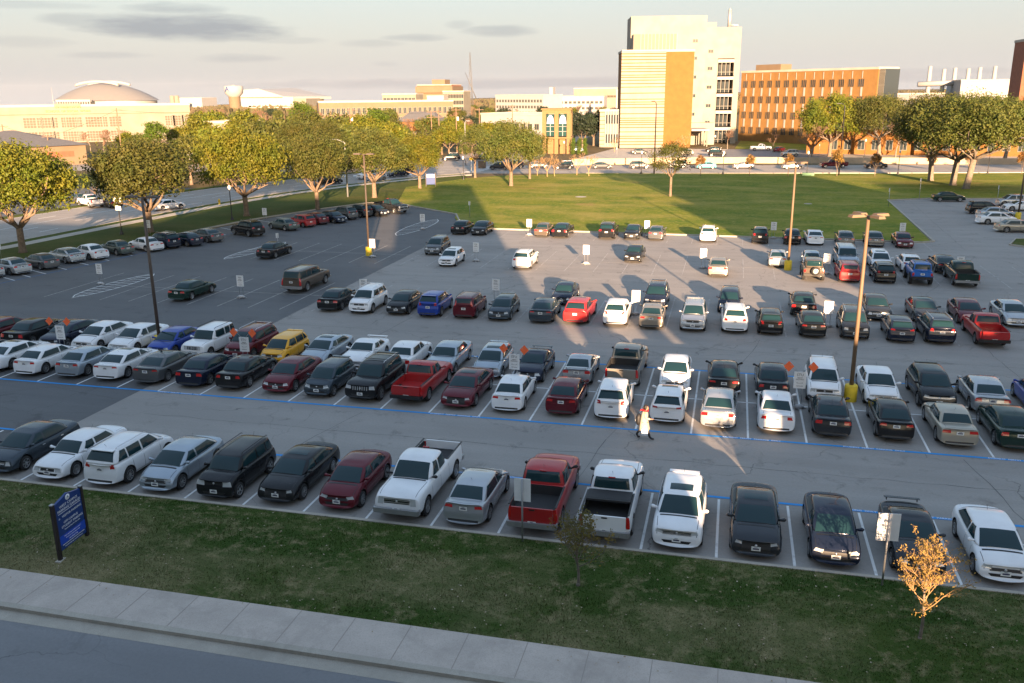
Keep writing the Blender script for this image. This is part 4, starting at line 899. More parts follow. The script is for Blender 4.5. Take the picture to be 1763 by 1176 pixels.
for i, (x, y, s, d) in enumerate(((18, 226, .95, 'bare grey tree at the corner of the campus car park'), (36, 222, 1.0, 'bare brown tree behind the wall under the big oak'), (44, 224, .95, 'bare brown tree right of the tall street pole'), (10, 250, .6, 'small bare tree by the campus lawn'), (-2, 262, .6, 'small bare tree beside the stone building entrance'))):
    put_tree('bare%d' % (i % 3), x, y, s, None, d, 'bare trees on campus', z=0)
# crepe myrtles and saplings by the avenue
for i, (px, py) in enumerate(((925, 303), (942, 305), (955, 304), (993, 302), (1014, 304), (1058, 262), (1168, 262), (1180, 258))):
    p = G(px, py); put_tree('shrub', p.x, p.y, random.uniform(1.0, 1.35), None, '%s of the bare golden crepe myrtles from the left, beside the avenue' % (ORD+['eighth'])[i], 'bare crepe myrtles', z=.1)
for i, (px, py) in enumerate(((1206, 303), (1290, 303), (1356, 304), (1440, 303), (1505, 303), (1600, 303), (1666, 301), (1757, 300))):
    p = G(px, py); put_tree('sapling', p.x, p.y-.6, random.uniform(1.3, 1.7), None, '%s of the small bronze-leaved saplings from the left along the avenue' % (ORD+['eighth'])[i], 'saplings along the avenue', z=.1)
# left street far side and behind
FS = 'trees across the left street'
pts = ((330, 318, 'mid0', 1.0), (375, 300, 'mid1', 1.05), (455, 318, 'oak1', .8), (515, 305, 'oak3', .95), (480, 285, 'mid0', 1.1), (560, 298, 'oak1', .95), (600, 290, 'mid0', 1.05), (415, 290, 'mid1', 1.1), (640, 283, 'mid0', .95), (235, 330, 'mid2', .7), (165, 345, 'mid2', .5), (690, 270, 'mid0', .9), (530, 268, 'mid0', 1.3), (350, 278, 'mid1', 1.1), (430, 268, 'mid1', 1.25), (500, 283, 'mid0', 1.25), (585, 272, 'mid0', 1.25), (625, 272, 'mid1', 1.15), (668, 282, 'mid1', 1.05), (450, 290, 'mid0', 1.2), (385, 312, 'mid1', 1.1))
NUMW = ['first', 'second', 'third', 'fourth', 'fifth', 'sixth', 'seventh', 'eighth', 'ninth', 'tenth', 'eleventh', 'twelfth', 'thirteenth', 'fourteenth', 'fifteenth', 'sixteenth', 'seventeenth', 'eighteenth', 'nineteenth', 'twentieth', 'twenty-first', 'twenty-second', 'twenty-third']
for i, (px, py, k_, s) in enumerate(sorted(pts)):
    p = G(px, py); put_tree(k_, p.x, p.y, s, None, '%s from the left of the shade trees across the left street' % NUMW[i], FS, z=0)
p = G(640, 262); 
put_tree('pine', W(645, 190, 250).x, 250, 1.0, 1, 'bright green pine with two crowns behind the street oaks', 'pines', .98, z=-1)
put_tree('pine', W(520, 190, 290).x, 290, 1.05, 2, 'bright green pine left of the long tan hall', 'pines', 1.25, z=-3)
put_tree('pine', W(268, 230, 210).x, 210, .78, 3, 'pine in front of the cream school facade', 'pines', .72, z=0)
for px, Y, k_, s, d in ((365, 270, 'mid1', 1.25, 'dense olive tree right of the cream school end'), (345, 285, 'mid1', 1.2, 'olive tree touching the right corner of the cream school'), (390, 280, 'mid0', 1.1, 'olive tree below the white water tower')): put_tree(k_, W(px, 230, Y).x, Y, s, None, d, 'trees by the cream school', z=-1)
for i, (px, Y) in enumerate(((772, 225), (760, 232), (795, 236), (812, 240), (838, 250), (860, 262))): put_tree('mid0' if i % 2 else 'mid1', W(px, 230, Y).x, Y, .85, None, '%s from the left of the olive trees beyond the junction' % NUMW[i], 'trees beyond the junction', z=0)
for i, px in enumerate((987, 997, 1007)):
    x = W(px, 250, 236).x; rg = random.Random(i); cl = [(rg.uniform(-.25, .25), rg.uniform(-.25, .25), .4+.28*j, .8) for j in range(14)]
    t = MB().tube([(0, 0, -.1), (0, 0, 3)], [.1, .04], 6).mesh('trunk', M['bark']); proto_tree('cyp%d' % i, 'column_cypress', (t, crown_mesh(rg, cl, .85, 260, .10, M['pine'])))
    put_tree('cyp%d' % i, x, 236, 1, None, ('leftmost', 'middle', 'rightmost')[i]+' of three clipped green columnar shrubs right of the brick gateway tower', 'columnar shrubs', z=0, cat='shrub')
for px, Y, s in ((1003, 262, 1.0), (1022, 275, 1.1), (988, 290, 1.1)): put_tree('mid2', W(px, 240, Y).x, Y, s, None, 'dark evergreen %s the brick gateway tower' % {1003: 'just right of', 1022: 'second right of', 988: 'farthest behind'}[px], 'dark evergreens', z=0)
# mid distance: individually placed trees up to 600 m, then one mass
rg = random.Random(21); cnt = {}
tl_ = []
for i in range(175):
    px = rg.uniform(0, 1080); Y = rg.uniform(270, 640)**1.0
    x = W(px, 200, Y).x
    if px < 345 and Y < 345 and px > 0: Y += 110; x = W(px, 200, Y).x
    if 1020 < px < 1080 and Y < 400: Y += 200; x = W(px, 200, Y).x
    if 1000 < px: Y = max(Y, 420); x = W(px, 200, Y).x
    q = rg.random(); k_ = 'bare%d' % rg.randrange(3) if q < .62 else ('mid0' if q < .78 else 'mid1' if q < .9 else 'mid2')
    tl_.append((px, Y, x, k_, rg.uniform(.65, 1.0), rg.uniform(0, 6.28)))
for k0, nm in (('bare', 'bare reddish-brown'), ('mid', 'leafy olive')):
    ids = sorted([t for t in tl_ if t[3].startswith(k0)]); 
    for n_, (px, Y, x, k_, s, rz) in enumerate(ids):
        zone = 'behind the cream school' if px < 345 else 'below the water tower and white arena' if px < 520 else 'before the tan hall' if px < 700 else 'below the hotel' if px < 810 else 'around the white apartments' if px < 960 else 'left of the stone building'
        cnt[(k0, zone)] = cnt.get((k0, zone), 0)+1; c_ = cnt[(k0, zone)]
        put_tree(k_, x, Y, s, rz, '%s tree %s, number %d from the left there' % (nm, zone, c_), 'trees in the middle distance')
for i, (px, Y, k_, s) in enumerate(((20, 225, 'bare0', .8), (175, 215, 'bare1', .85), (215, 225, 'mid1', .7), (240, 215, 'mid0', .75), (305, 225, 'mid1', .85), (285, 235, 'bare2', .9), (330, 225, 'bare0', .8), (195, 240, 'bare2', .8), (152, 235, 'bare1', .7), (60, 232, 'mid2', .6))): put_tree(k_, W(px, 230, Y).x, Y, s, None, '%s from the left of the trees in front of the cream school' % NUMW[[0, 4, 6, 7, 9, 8, 10, 5, 2, 1][i] if i < 9 else 1], 'trees in front of the school', z=-.5)
g = MB()
vs = []; fs = []
for i in range(26000):
    az = R(rg.uniform(-50, 22)); d = rg.uniform(620, 3400); x, y = d*math.sin(az), d*math.cos(az); z = gz(x, y)
    hh = rg.uniform(5, 10)*(.7+.5*mnoise.noise((x*.01, y*.01, 0))); w = rg.uniform(2, 5)
    b = len(vs); a = rg.uniform(0, 3.14); ca, sa = math.cos(a)*w, math.sin(a)*w
    for k_ in range(3):
        b = len(vs); ox, oy, oz = rg.uniform(-w, w), rg.uniform(-w, w), rg.uniform(0, .35)*hh
        vs += [(x+ox-ca*.6, y+oy-sa*.6, z+oz), (x+ox+ca*.6, y+oy+sa*.6, z+oz-1), (x+ox+ca*.4, y+oy+sa*.4, z+oz+hh*.6), (x+ox-ca*.2, y+oy-sa*.2, z+oz+hh*.72)]; fs.append((b, b+1, b+2, b+3))
me = bpy.data.meshes.new('distant_woods'); me.from_pydata(vs, [], fs); me.materials.append(mat('far_wood', (.085, .060, .035), .95, noise=(.02, (.065, .07, .025), .9)))
tag(link('distant_woods', me), 'brown winter woods covering the flat land out to the horizon', 'woods', kind='stuff')
# two young trees on the near lawn
def near_tree(name, p, h, w, seed, gold, label, leaves, lm):
    rg = random.Random(seed); t = MB(); tw = MB(); top = []
    n = 9; lead = [Vector((.10*math.sin(i*.9+seed)*i/n, .08*math.cos(i*.7+seed)*i/n, h*.93*i/n-.1)) for i in range(n+1)]
    t.tube(lead, [.055*(1-.86*i/n)+.004 for i in range(n+1)], 7)
    t.tube([(0, 0, -.1), (0, 0, .12)], [.10, .055], 7)
    def twig(p0, d, L, r, k):
        pts = [p0]; dd = d.copy()
        for j in range(3): dd = (dd+Vector((rg.gauss(0, .16), rg.gauss(0, .16), .10))).normalized(); pts.append(pts[-1]+dd*L/3)
        tw.tube(pts, [r, r*.8, r*.6, max(.0055, r*.4)], 4 if r > .01 else 3, cap=False); top.extend(pts[1:])
        if k:
            for j in range(4 if k > 1 else 3):
                q = pts[rg.choice((1, 2, 2, 3))]; ax = Vector((rg.gauss(0, 1), rg.gauss(0, 1), rg.gauss(0, .5))).normalized(); twig(q, (dd+ax*rg.uniform(.5, .95)).normalized(), L*rg.uniform(.42, .68), max(.004, r*.5), k-1)
    nb = 26
    for i in range(nb):
        f = .36+.60*(i/nb)**.9; zz = f*n; a = int(zz); q = lead[a].lerp(lead[min(n, a+1)], zz-a); an = i*2.4+rg.uniform(-.3, .3)
        el = R(rg.uniform(28, 58)); L = w*.5*(1.05-.55*((f-.36)/.6))*rg.uniform(.75, 1.15); twig(q, Vector((math.cos(an)*math.cos(el), math.sin(an)*math.cos(el), math.sin(el))), L, .022*(1.3-f), 2)
    r = empty(name, p); link('trunk', t.mesh('trunk', M['bark_grey']), r); link('branches', tw.mesh('branches', M['twig_gold' if gold else 'bark_grey']), r)
    vs = []; fs = []
    for i in range(leaves):
        p_ = rg.choice(top)+Vector((rg.gauss(0, .05), rg.gauss(0, .05), rg.gauss(0, .05))); a = Vector((rg.gauss(0, 1), rg.gauss(0, 1), rg.gauss(0, 1))).normalized(); b_ = a.orthogonal().normalized(); s = rg.uniform(.028, .055)
        b = len(vs); vs += [p_-a*s, p_-b_*s*.5, p_+a*s, p_+b_*s*.5]; fs.append((b, b+1, b+2, b+3))
    me = bpy.data.meshes.new('leaves'); me.from_pydata(vs, [], fs); me.materials.append(lm); link('leaves', me, r); tag(r, label, 'tree', 'young trees on the near lawn')
M['leaf_near'] = leafmat('young_leaf', (.18, .17, .04), (.38, .28, .04), (.09, .10, .03), .3); M['leaf_gold'] = leafmat('gold_leaf', (.30, .19, .05), (.36, .25, .08), (.10, .09, .03), .3)
near_tree('young_tree', (-4.3, 26.2, .3), 2.4, 1.9, 101, False, 'small thin tree with sparse green-gold leaves on the near lawn', 1700, M['leaf_near'])
near_tree('young_tree', (6.3, 25.5, .3), 3.3, 2.0, 107, True, 'nearly leafless golden-twigged young tree at lower right', 1500, M['leaf_gold'])
# ------------------------------------------------------------------ buildings
M['stone'] = mat('cream_limestone', (.25, .235, .20), .85, noise=(.35, (.205, .19, .155), .7, 6)); M['brick'] = mat('orange_brick', (.19, .085, .018), .9, noise=(.6, (.155, .066, .013), .7, 7), bump=(6, .3))
M['brick_hall'] = mat('golden_brick', (.23, .125, .036), .9, noise=(.6, (.185, .095, .026), .7, 7), bump=(6, .3)); M['grey_clad'] = mat('grey_cladding', (.10, .105, .11), .6); M['brick_band'] = mat('tan_band', (.16, .085, .03), .9); M['brick_dark'] = mat('red_brick', (.24, .085, .045), .9, noise=(1, (.18, .06, .035), .7)); M['cream'] = mat('cream_render', (.205, .19, .155), .85, noise=(.25, (.165, .15, .115), .7, 6))
M['tanwall'] = mat('tan_wall', (.16, .115, .072), .85, noise=(.3, (.13, .092, .056), .6)); M['whitewall'] = mat('white_wall', (.29, .29, .29), .8, noise=(.3, (.24, .24, .235), .5)); M['roof'] = mat('grey_roof', (.12, .12, .125), .9, noise=(2, (.09, .09, .095), .7)); M['roof_flat'] = mat('flat_roof', (.38, .35, .30), .9, noise=(.4, (.3, .27, .23), .7))
M['wglass'] = mat('window_glass', (.03, .04, .045), .08, 0, .7); M['wframe'] = mat('window_frame', (.17, .16, .135), .6); M['blind'] = mat('window_blind', (.05, .036, .016), .6); M['louvre'] = mat('metal_louvre', (.075, .068, .055), .55, .3); M['shutter'] = mat('grey_metal', (.33, .33, .32), .5, .4)
M['tglass'] = mat('tower_glass', (.015, .05, .05), .08, 0, .8); M['tglass2'] = mat('emblem_glass', (.30, .36, .45), .3); M['stadium'] = mat('stadium_roof', (.17, .165, .16), .6, .0, noise=(.004, (.14, .135, .13), .6)); M['gold'] = mat('tower_brick', (.20, .125, .055), .9, noise=(2, (.16, .10, .042), .7)); M['letter_tan'] = mat('facade_letters', (.40, .24, .08), .6)
def win_mesh(w, h, nx, nz, glass='wglass', fr=.10, frame='wframe'):
    f = MB(); f.box((0, -.03, h/2), (w, .05, h), 1)
    for i in range(nx+1): f.box((-w/2+w*i/nx, -.07, h/2), (fr, .07, h+fr), 0)
    for j in range(nz+1): f.box((0, -.072, h*j/nz), (w+fr, .07, fr), 0)
    return f.mesh('window', [M[frame], M[glass]])
class Bld:
    """local frame: x along the front, y into the building, z up; origin at front-left base corner"""
    def __init__(s, name, p0, p1, depth, h, m, label, cat='building', group=None, zb=-1.5, parapet=.5, roofm=None):
        p0, p1 = Vector((p0[0], p0[1])), Vector((p1[0], p1[1])); s.w = (p1-p0).length; s.h = h; s.d = depth; s.rz = math.atan2(p1.y-p0.y, p1.x-p0.x)
        z0 = min(gz(p0.x, p0.y), 0); s.root = empty(name, (p0.x, p0.y, 0), s.rz); tag(s.root, label, cat, group)
        g = MB(); g.span((0, 0, zb+z0), (s.w, depth, h), 0); s.wall = g.build('wall', m, s.root)
        g = MB(); g.span((-.15, -.15, h), (s.w+.15, depth+.15, h+.12), 0)
        if parapet:
            for a, b in (((-.15, -.15), (s.w+.15, .2)), ((-.15, depth-.2), (s.w+.15, depth+.15)), ((-.15, .2), (.2, depth-.2)), ((s.w-.2, .2), (s.w+.15, depth-.2))): g.span((*a, h+.12), (*b, h+.12+parapet), 0)
        s.roof = g.build('roof', roofm or M['roof_flat'], s.root)
    def wins(s, x0, x1, nx, zs, me, side='F', y=0, jump=()):
        n = 0
        for z in (zs if isinstance(zs, (list, tuple)) else [zs]):
            for i in range(nx):
                if i in jump: continue
                x = x0+(x1-x0)*(i+.5)/nx
                if side == 'F': o = link('window', me, s.root, (x, y-.0, z))
                elif side == 'R': o = link('window', me, s.root, (s.w+y, x, z), math.pi/2)
                elif side == 'L': o = link('window', me, s.root, (-y, x, z), -math.pi/2)
    def part(s, name, m): return lambda g: g.build(name, m, s.root)
def xz(px, py, Y): p = W(px, py, Y); return p
# science building (striped stone + brick block in front, tall stone slab behind)
Y0 = 266
a, b = W(1072, 90, Y0), W(1196, 88, Y0+4); hb = a.z
B = Bld('science_building', a, b, 16, hb, M['brick'], 'tall cream stone and orange brick building with striped wall and open balconies')
ws = W(1147, 90, Y0+2.4); wst = (Vector(ws[:2])-Vector(a[:2])).length
g = MB(); g.span((-.25, -.25, -1), (wst, -.003, hb+.3), 0); g.build('striped_wall', M['stone'], B.root)
g = MB(); rg = random.Random(4); z = .8
while z < hb-.4: g.span((-.26, -.31, z), (wst+.01, -.251, z+.26)); z += rg.choice((.62, .8, .95, 1.25, 1.7))
g.build('stone_bands', M['brick_band'], B.root)
wm = win_mesh(2.4, 1.6, 2, 1)
B.wins(1, 15, 2, [z for z in (5.0, 10.5, 15.8, 21)], wm, 'R', .02)
# roof plant on the block
g = MB(); g.span((3.5, 6, hb+.1), (16, 13, hb+5.2)); g.build('roof_plant', M['louvre'], B.root)
g = MB()
for i in range(11): g.span((5.6+i*1.05, 5.9, hb+.1), (5.72+i*1.05, 6, hb+5.3))
g.build('plant_frame', M['whitewall'], B.root)
# tall slab
a2, b2 = W(1088, 30, Y0+14), W(1232, 22, Y0+19); loc = lambda v: Matrix.Rotation(-B.rz, 3, 'Z') @ (Vector((v.x, v.y, 0))-Vector(B.root.location))
la, lb = loc(a2), loc(b2); h2 = (a2.z+b2.z)/2
g = MB(); g.span((la.x, 16.2, -1), (lb.x-2, 30, h2)); g.build('tower_slab', M['stone'], B.root)
c2 = loc(W(1280, 48, Y0+22)); h3 = W(1256, 46, Y0+22).z; d2 = loc(W(1234, 48, Y0+22))
g = MB(); g.span((lb.x-2, 17.5, h3-9), (c2.x, 30, h3)); g.span((lb.x-2, 17.5, -1), (d2.x+1.0, 30, h3-9.01)); g.span((c2.x-1.6, 17.5, -1), (c2.x, 30, h3-9.01)); g.span((d2.x+1.01, 24, -1), (c2.x-1.61, 30, h3-9.02)); g.build('tower_wing', M['stone'], B.root)
nfl = 5; x0, x1 = d2.x+1.05, c2.x-1.65; top = h3-9.2
for i in range(nfl):
    zf = top*(i)/nfl+.3; zt = top*(i+1)/nfl
    g = MB(); g.span((x0, 17.3, zt-1.0), (x1, 23.9, zt-.1)); g.build('balcony_slab', M['whitewall'], B.root)
    g = MB(); g.span((x0, 20.5, zf), (x1, 20.7, zt-1.02)); g.build('balcony_glass', M['wglass'], B.root)
    g = MB()
    for j in range(5): xx = x0+(x1-x0)*j/4; g.span((xx-.08, 17.4, zf), (xx+.08, 17.55, zt-1.0))
    g.span((x0, 17.4, zf+.9), (x1, 17.5, zf+1.0)); g.build('balcony_rail', M['wframe'], B.root)
wm2 = win_mesh(1.5, 1.0, 2, 1)
for z in (8.5, 14, 19.5, 25, 30): link('window', wm2, B.root, (lb.x-5.2, 16.18, z))
for z in (6, 11, 16.5, 22, 27): link('window', wm2, B.root, (lb.x-.2, 17.48, z))
g = MB(); px_ = loc(W(1262, 30, Y0+24)); g.tube([(px_.x, 23, h3), (px_.x, 23, h3+5.2)], .55, 10); g.tube([(px_.x, 23, h3+5.2), (px_.x, 23, h3+5.9)], [.55, .1], 10); g.build('exhaust_stack', M['galv'], B.root)
g = MB(); g.tube([(px_.x, 23, h3+.9), (px_.x+2.6, 23, h3+.9), (px_.x+2.6, 23, h3)], .28, 8); g.build('roof_duct', M['galv'], B.root)
g = MB(); g.span((lb.x-1.6, 20, h3), (lb.x+1.6, 25, h3+1.6)); g.build('stair_head', M['stone'], B.root)
# entrance canopy
e = loc(W(1215, 235, Y0-4)); g = MB(); g.span((B.w+.3, 1, 4.6), (B.w+5.5, 12, 5.1)); g.build('canopy', M['whitewall'], B.root)
for yy in (1.6, 6, 11): MB().tube([(B.w+5.0, yy, -1), (B.w+5.0, yy, 4.6)], .22, 8).build('canopy_column', M['stone'], B.root)
g = MB(); g.span((B.w+.2, 12.5, -1), (B.w+9, 16, 6.5)); g.build('entrance_porch', M['stone'], B.root)
# striped pavilion left of it
a, b = W(1033, 192, 268), W(1071, 192, 268); P_ = Bld('glass_pavilion', a, b, 12, a.z, M['stone'], 'low white ribbed glass pavilion left of the striped stone wall')
g = MB(); 
for i in range(7): x = P_.w*.26+P_.w*.72*i/6; g.span((x-.12, -.35, .3), (x+.12, -.02, P_.h))
g.build('rib', M['whitewall'], P_.root).name = 'ribs'
for z in (1.2, 6.8): g = MB(); g.span((P_.w*.24, -.06, z), (P_.w*.99, -.01, z+2.6)); g.build('glass_band', M['wglass'], P_.root)
g = MB(); 
for i in range(9): g.span((0, -.07, .8+i*1.15), (P_.w*.22, -.01, .95+i*1.15))
g.build('stone_bands', M['brick_band'], P_.root)
# brick hall to the right
a, b = W(1277, 126, 306), W(1513, 119, 272); hh = (a.z+b.z)/2
H_ = Bld('brick_hall', a, b, 9, hh, M['brick_hall'], 'long orange brick hall with four rows of paired dark windows and white strips')
wm = win_mesh(1.9, 2.1, 3, 1, fr=.07, frame='brick_hall'); n_ = 14; wspan = H_.w*.93
for r_ in range(4):
    H_.wins(.3, wspan, n_, hh-4.6-r_*4.75, wm)
g = MB()
for i in range(n_):
    x = .3+(wspan-.3)*(i+.5)/n_
    for r_ in range(3): g.span((x-.05, -.12, hh-4.6-(r_+1)*4.75+2.2), (x+.5, -.01, hh-4.6-r_*4.75-.1))
    g.span((x+.1, -.10, hh-2.3), (x+.28, -.01, hh-.3))
g.build('white_strips', M['whitewall'], H_.root)
g = MB(); g.span((H_.w, .5, -1), (H_.w+1.9, 7, hh+.1)); g.build('glass_stair', M['wglass'], H_.root)
g = MB()
for i in range(6): g.span((H_.w+.1+i*.33, .35, 0), (H_.w+.17+i*.33, .48, hh))
for i in range(6): g.span((H_.w, .36, 3+i*3.5), (H_.w+1.95, .47, 3.15+i*3.5))
g.build('stair_mullions', M['wframe'], H_.root)
g = MB(); g.span((4, 2, hh+.1), (14, 7, hh+2.4)); g.build('roof_plant', M['tanwall'], H_.root)
# low warm brick wing behind the right trees
a, b = W(1390, 236, 246), W(1800, 236, 240); L_ = Bld('low_brick_wing', a, b, 16, 6.3, M['brick'], 'low orange brick wing hidden behind the big live oaks')
L_.wins(5, L_.w-3, 14, 1.2, win_mesh(1.6, 2.4, 2, 1))
# right: laboratory with stacks, brick tower
a, b = W(1530, 163, 420), W(1660, 158, 420); Q = Bld('grey_hall', a, b, 30, a.z, M['grey_clad'], 'flat grey metal hall behind the trees at right'); Q.wins(2, Q.w-2, 12, a.z-3.5, win_mesh(3, 1.4, 3, 1))
a, b = W(1655, 140, 410), W(1742, 140, 410); Q = Bld('laboratory', a, b, 26, a.z, M['whitewall'], 'white laboratory building with four tall white exhaust stacks')
for px, top in ((1645, 117), (1668, 118), (1688, 116), (1714, 114), (1602, 114), (1626, 119)):
    p = W(px, top, 425); l_ = Matrix.Rotation(-Q.rz, 3, 'Z') @ (Vector((p.x, p.y, 0))-Q.root.location); MB().tube([(l_.x, l_.y, Q.h*.5), (l_.x, l_.y, p.z)], [1.0, .75], 10).build('exhaust_stack', M['whitewall'], Q.root)
g = MB(); g.tube([(-14, 14, Q.h-1.0), (Q.w-8, 14, Q.h-.2)], 1.1, 8); g.build('roof_duct', M['whitewall'], Q.root)
a = W(1752, 74, 262); Q = Bld('brick_tower', (a.x-.6, 252), (a.x+23, 252), 10, a.z, M['brick_dark'], 'tall dark red brick tower cut by the right edge'); Q.wins(3, 22, 5, [6, 10.5, 15, 19.5], win_mesh(1.6, 2.2, 2, 1))
a, b = W(1722, 222, 262), W(1790, 222, 262); Bld('service_block', a, b, 10, 8, M['whitewall'], 'small white service block beside the brick tower')
# brick gateway tower with tall emblem windows
a, b = W(937, 188, 238), W(979, 188, 238); hT = a.z; T = empty('gateway_tower', (a.x, a.y, 0), math.atan2(b.y-a.y, b.x-a.x)+.12); tag(T, 'tan brick gateway tower with two tall arched-emblem windows by the junction', 'tower')
w = (Vector(b[:2])-Vector(a[:2])).length; 
for x in (0, w*.5, w):
    for y in ((0, w) if x != w*.5 else (0, w)): MB().box((x, y, hT/2-.5), (w*.16, w*.16, hT+.2)).build('pier', M['gold'], T)
for y in (w*.5,):
    for x in (0, w): MB().box((x, y, hT/2-.5), (w*.14, w*.14, hT+.2)).build('pier', M['gold'], T)
g = MB(); g.box((w/2, w/2, hT-.7), (w*1.14, w*1.14, 1.0)); g.box((w/2, w/2, hT), (w*1.24, w*1.24, .35)); g.build('cornice', M['gold'], T)
g = MB(); g.box((w/2, w/2, hT*.36), (w*1.25, w*1.25, .4)); g.build('platform', M['gold'], T)
z0, z1 = hT*.40, hT-1.3
for k_, (cx, cy, rz) in enumerate(((w*.25, 0, 0), (w*.75, 0, 0), (w, w*.25, math.pi/2), (w, w*.75, math.pi/2))):
    g = MB(); g.box((0, 0, (z0+z1)/2), (w*.33, .08, z1-z0)); o = g.build('tall_window', M['tglass'], T, (cx, cy, 0), rz)
    g = MB(); zz = z0+(z1-z0)*.56; ww = w*.15
    g.poly([(-ww, -.06, zz), (ww, -.06, zz), (ww*.75, -.06, z1-.9), (ww*.3, -.06, z1-.25), (-ww*.3, -.06, z1-.25), (-ww*.75, -.06, z1-.9)]); g.build('pointed_emblem', M['tglass2'], o)
    g = MB(); g.box((0, -.1, (z0+zz)/2), (.16, .08, zz-z0)); g.box((0, -.1, zz+.8), (.35, .06, .9)); g.box((0, -.09, z0+1.2), (w*.33, .05, .1)); g.box((0, -.09, z0+2.5), (w*.33, .05, .1)); g.build('window_bars', M['whitewall'], o)
for x in (w*.26, w*.74): MB().box((x, w*.3, hT*.18-.3), (w*.24, w*.5, hT*.36)).build('gate_pier', M['gold'], T)
# school with letters
a, b = W(-30, 188.5, 262), W(326, 181, 300); hs = 12.4
S_ = Bld('school_building', a, b, 18, hs, M['cream'], 'long cream two-storey school building below the stadium dome')
wx = lambda px: (Vector(W(px, 200, 262+38*(px+30)/356)[:2])-Vector(a[:2])).length
wa, wb = win_mesh(4.0, 3.6, 4, 4, 'blind', .14), win_mesh(1.7, 3.6, 2, 4, 'blind', .14)
for zr in (hs-7.2, hs-13.3+1.2):
    for px, m_ in ((50, wa), (67, wb), (81, wa), (94, wb), (109, wb), (123, wa), (136, wb), (151, wb), (166, wa), (180, wb), (198, wa), (288, wb), (297, wb), (306, wa), (317, wb)): link('window', m_, S_.root, (wx(px), 0, zr))
g = MB(); g.span((wx(97), -.4, hs), (wx(141), 1.2, hs+1.1)); g.build('raised_parapet', M['cream'], S_.root)
for i_, (t_, sz_, zz) in enumerate((('UT ARLINGTON', 1.15, hs-.05), ('SCHOOL OF SOCIAL WORK', 1.15, hs-1.5))):
    o = link('lettering', text_mesh(t_, sz_, M['letter_tan'], .03), S_.root, (wx(119), -.5, zz)); o.rotation_euler = (math.pi/2, 0, 0)
g = MB(); g.span((0, -.25, hs-2.6), (S_.w, -.003, hs-2.45)); g.build('string_course', M['tanwall'], S_.root)
# brown brick shop, grey hip roof
a, b = W(-60, 250, 168), W(147, 250, 190); h_ = 4.6; S2 = Bld('brick_shop', a, b, 26, h_, M['tanwall'], 'low tan brick shop with grey hipped roof at far left', parapet=0)
g = MB(); o_ = .9; w_ = S2.w; d_ = 26
g.add([(-o_, -o_, h_+.1), (w_+o_, -o_, h_+.1), (w_+o_, d_+o_, h_+.1), (-o_, d_+o_, h_+.1), (12, d_/2, h_+3.6), (w_-12, d_/2, h_+3.6)], [(0, 1, 5, 4), (1, 2, 5), (2, 3, 4, 5), (3, 0, 4), (3, 2, 1, 0)]); g.build('hip_roof', M['roof'], S2.root)
g = MB(); g.span((w_-10, -.1, 2.0), (w_-3, -.02, 3.3)); g.build('shop_sign', M['brick_dark'], S2.root)
g = MB(); g.span((w_-28, -.08, -.5), (w_-25.5, -.02, 3)); g.build('shop_door', M['wglass'], S2.root)
def simple(name, label, px0, px1, pyt, Y, depth, m, wins=None, Y1=None, roofm=None, par=.5):
    a, b = W(px0, pyt, Y), W(px1, pyt, Y1 or Y); q = Bld(name, a, b, depth, (a.z+b.z)/2, m, label, zb=-4, parapet=par, roofm=roofm)
    if wins:
        nx, zs, ww, wh, gl = wins; q.wins(.5, q.w-.5, nx, [q.h-z for z in zs], win_mesh(ww, wh, 2, 1, gl, .15))
    return q
simple('tan_hall', 'long low tan hall with vertical fins between the pines', 548, 780, 176, 400, 30, M['tanwall'], (26, [5.5, 10], 1.6, 3, 'wglass'), 430)
q = simple('hotel', 'tan banded office block with brown brick body and rooftop plant', 718, 777, 147, 620, 24, M['brick_dark'], (8, [13, 17, 21], 2.2, 2, 'blind'))
for z in (q.h-5, q.h-10.2): MB().span((-1, -1, z), (q.w+1, 25, z+4.3)).build('tan_band', M['tanwall'], q.root)
MB().span((q.w*.36, 6, q.h), (q.w*.74, 18, q.h+4)).build('roof_plant', M['tanwall'], q.root)
simple('apartment_block', 'white apartment block in front of the tan banded office', 735, 764, 166, 560, 14, M['whitewall'], (5, [5, 9], 2, 2, 'wglass'))
simple('apartment_block', 'yellow and brown apartment block right of the banded office', 762, 798, 158, 570, 16, M['cream'], (7, [4, 8, 12, 16], 2.6, 2.4, 'wglass'))
simple('apartment_block', 'cream gabled apartment row left of the banded office', 658, 716, 163, 560, 14, M['cream'], (9, [4, 8], 2, 2, 'wglass'))
q = simple('orange_house', 'orange brick house with grey roof and white columns below the apartments', 688, 748, 210, 300, 12, M['brick'], (6, [5.5], 1.3, 2.2, 'blind'), par=0)
MB().add([(-1, -1, q.h+.1), (q.w+1, -1, q.h+.1), (q.w+1, 13, q.h+.1), (-1, 13, q.h+.1), (2, 6, q.h+3.4), (q.w-2, 6, q.h+3.4)], [(0, 1, 5, 4), (1, 2, 5), (2, 3, 4, 5), (3, 0, 4), (3, 2, 1, 0)]).build('hip_roof', M['roof'], q.root)
simple('warehouse', 'long low white-roofed warehouse left of the gateway tower', 828, 932, 198, 330, 18, M['whitewall'], (9, [5], 2, 2, 'wglass'), 316)
simple('white_apartments', 'long white apartment building with small dark windows on the skyline', 853, 935, 165, 520, 16, M['whitewall'], (16, [3.6, 6.9, 10.2], 1.5, 1.5, 'wglass'), 500)
simple('arts_centre', 'cream hall with yellow band on the skyline left of the stone building', 988, 1064, 153, 640, 30, M['cream'], (6, [6], 5, 1.6, 'blind'))
simple('white_terrace', 'low white terrace below the cream skyline hall', 962, 1040, 167, 560, 14, M['whitewall'], (10, [4, 7.5], 1.7, 1.5, 'wglass'))
simple('church', 'white church tower with a red spire left of the stone building', 1061, 1070, 156, 480, 5, M['whitewall'], None)
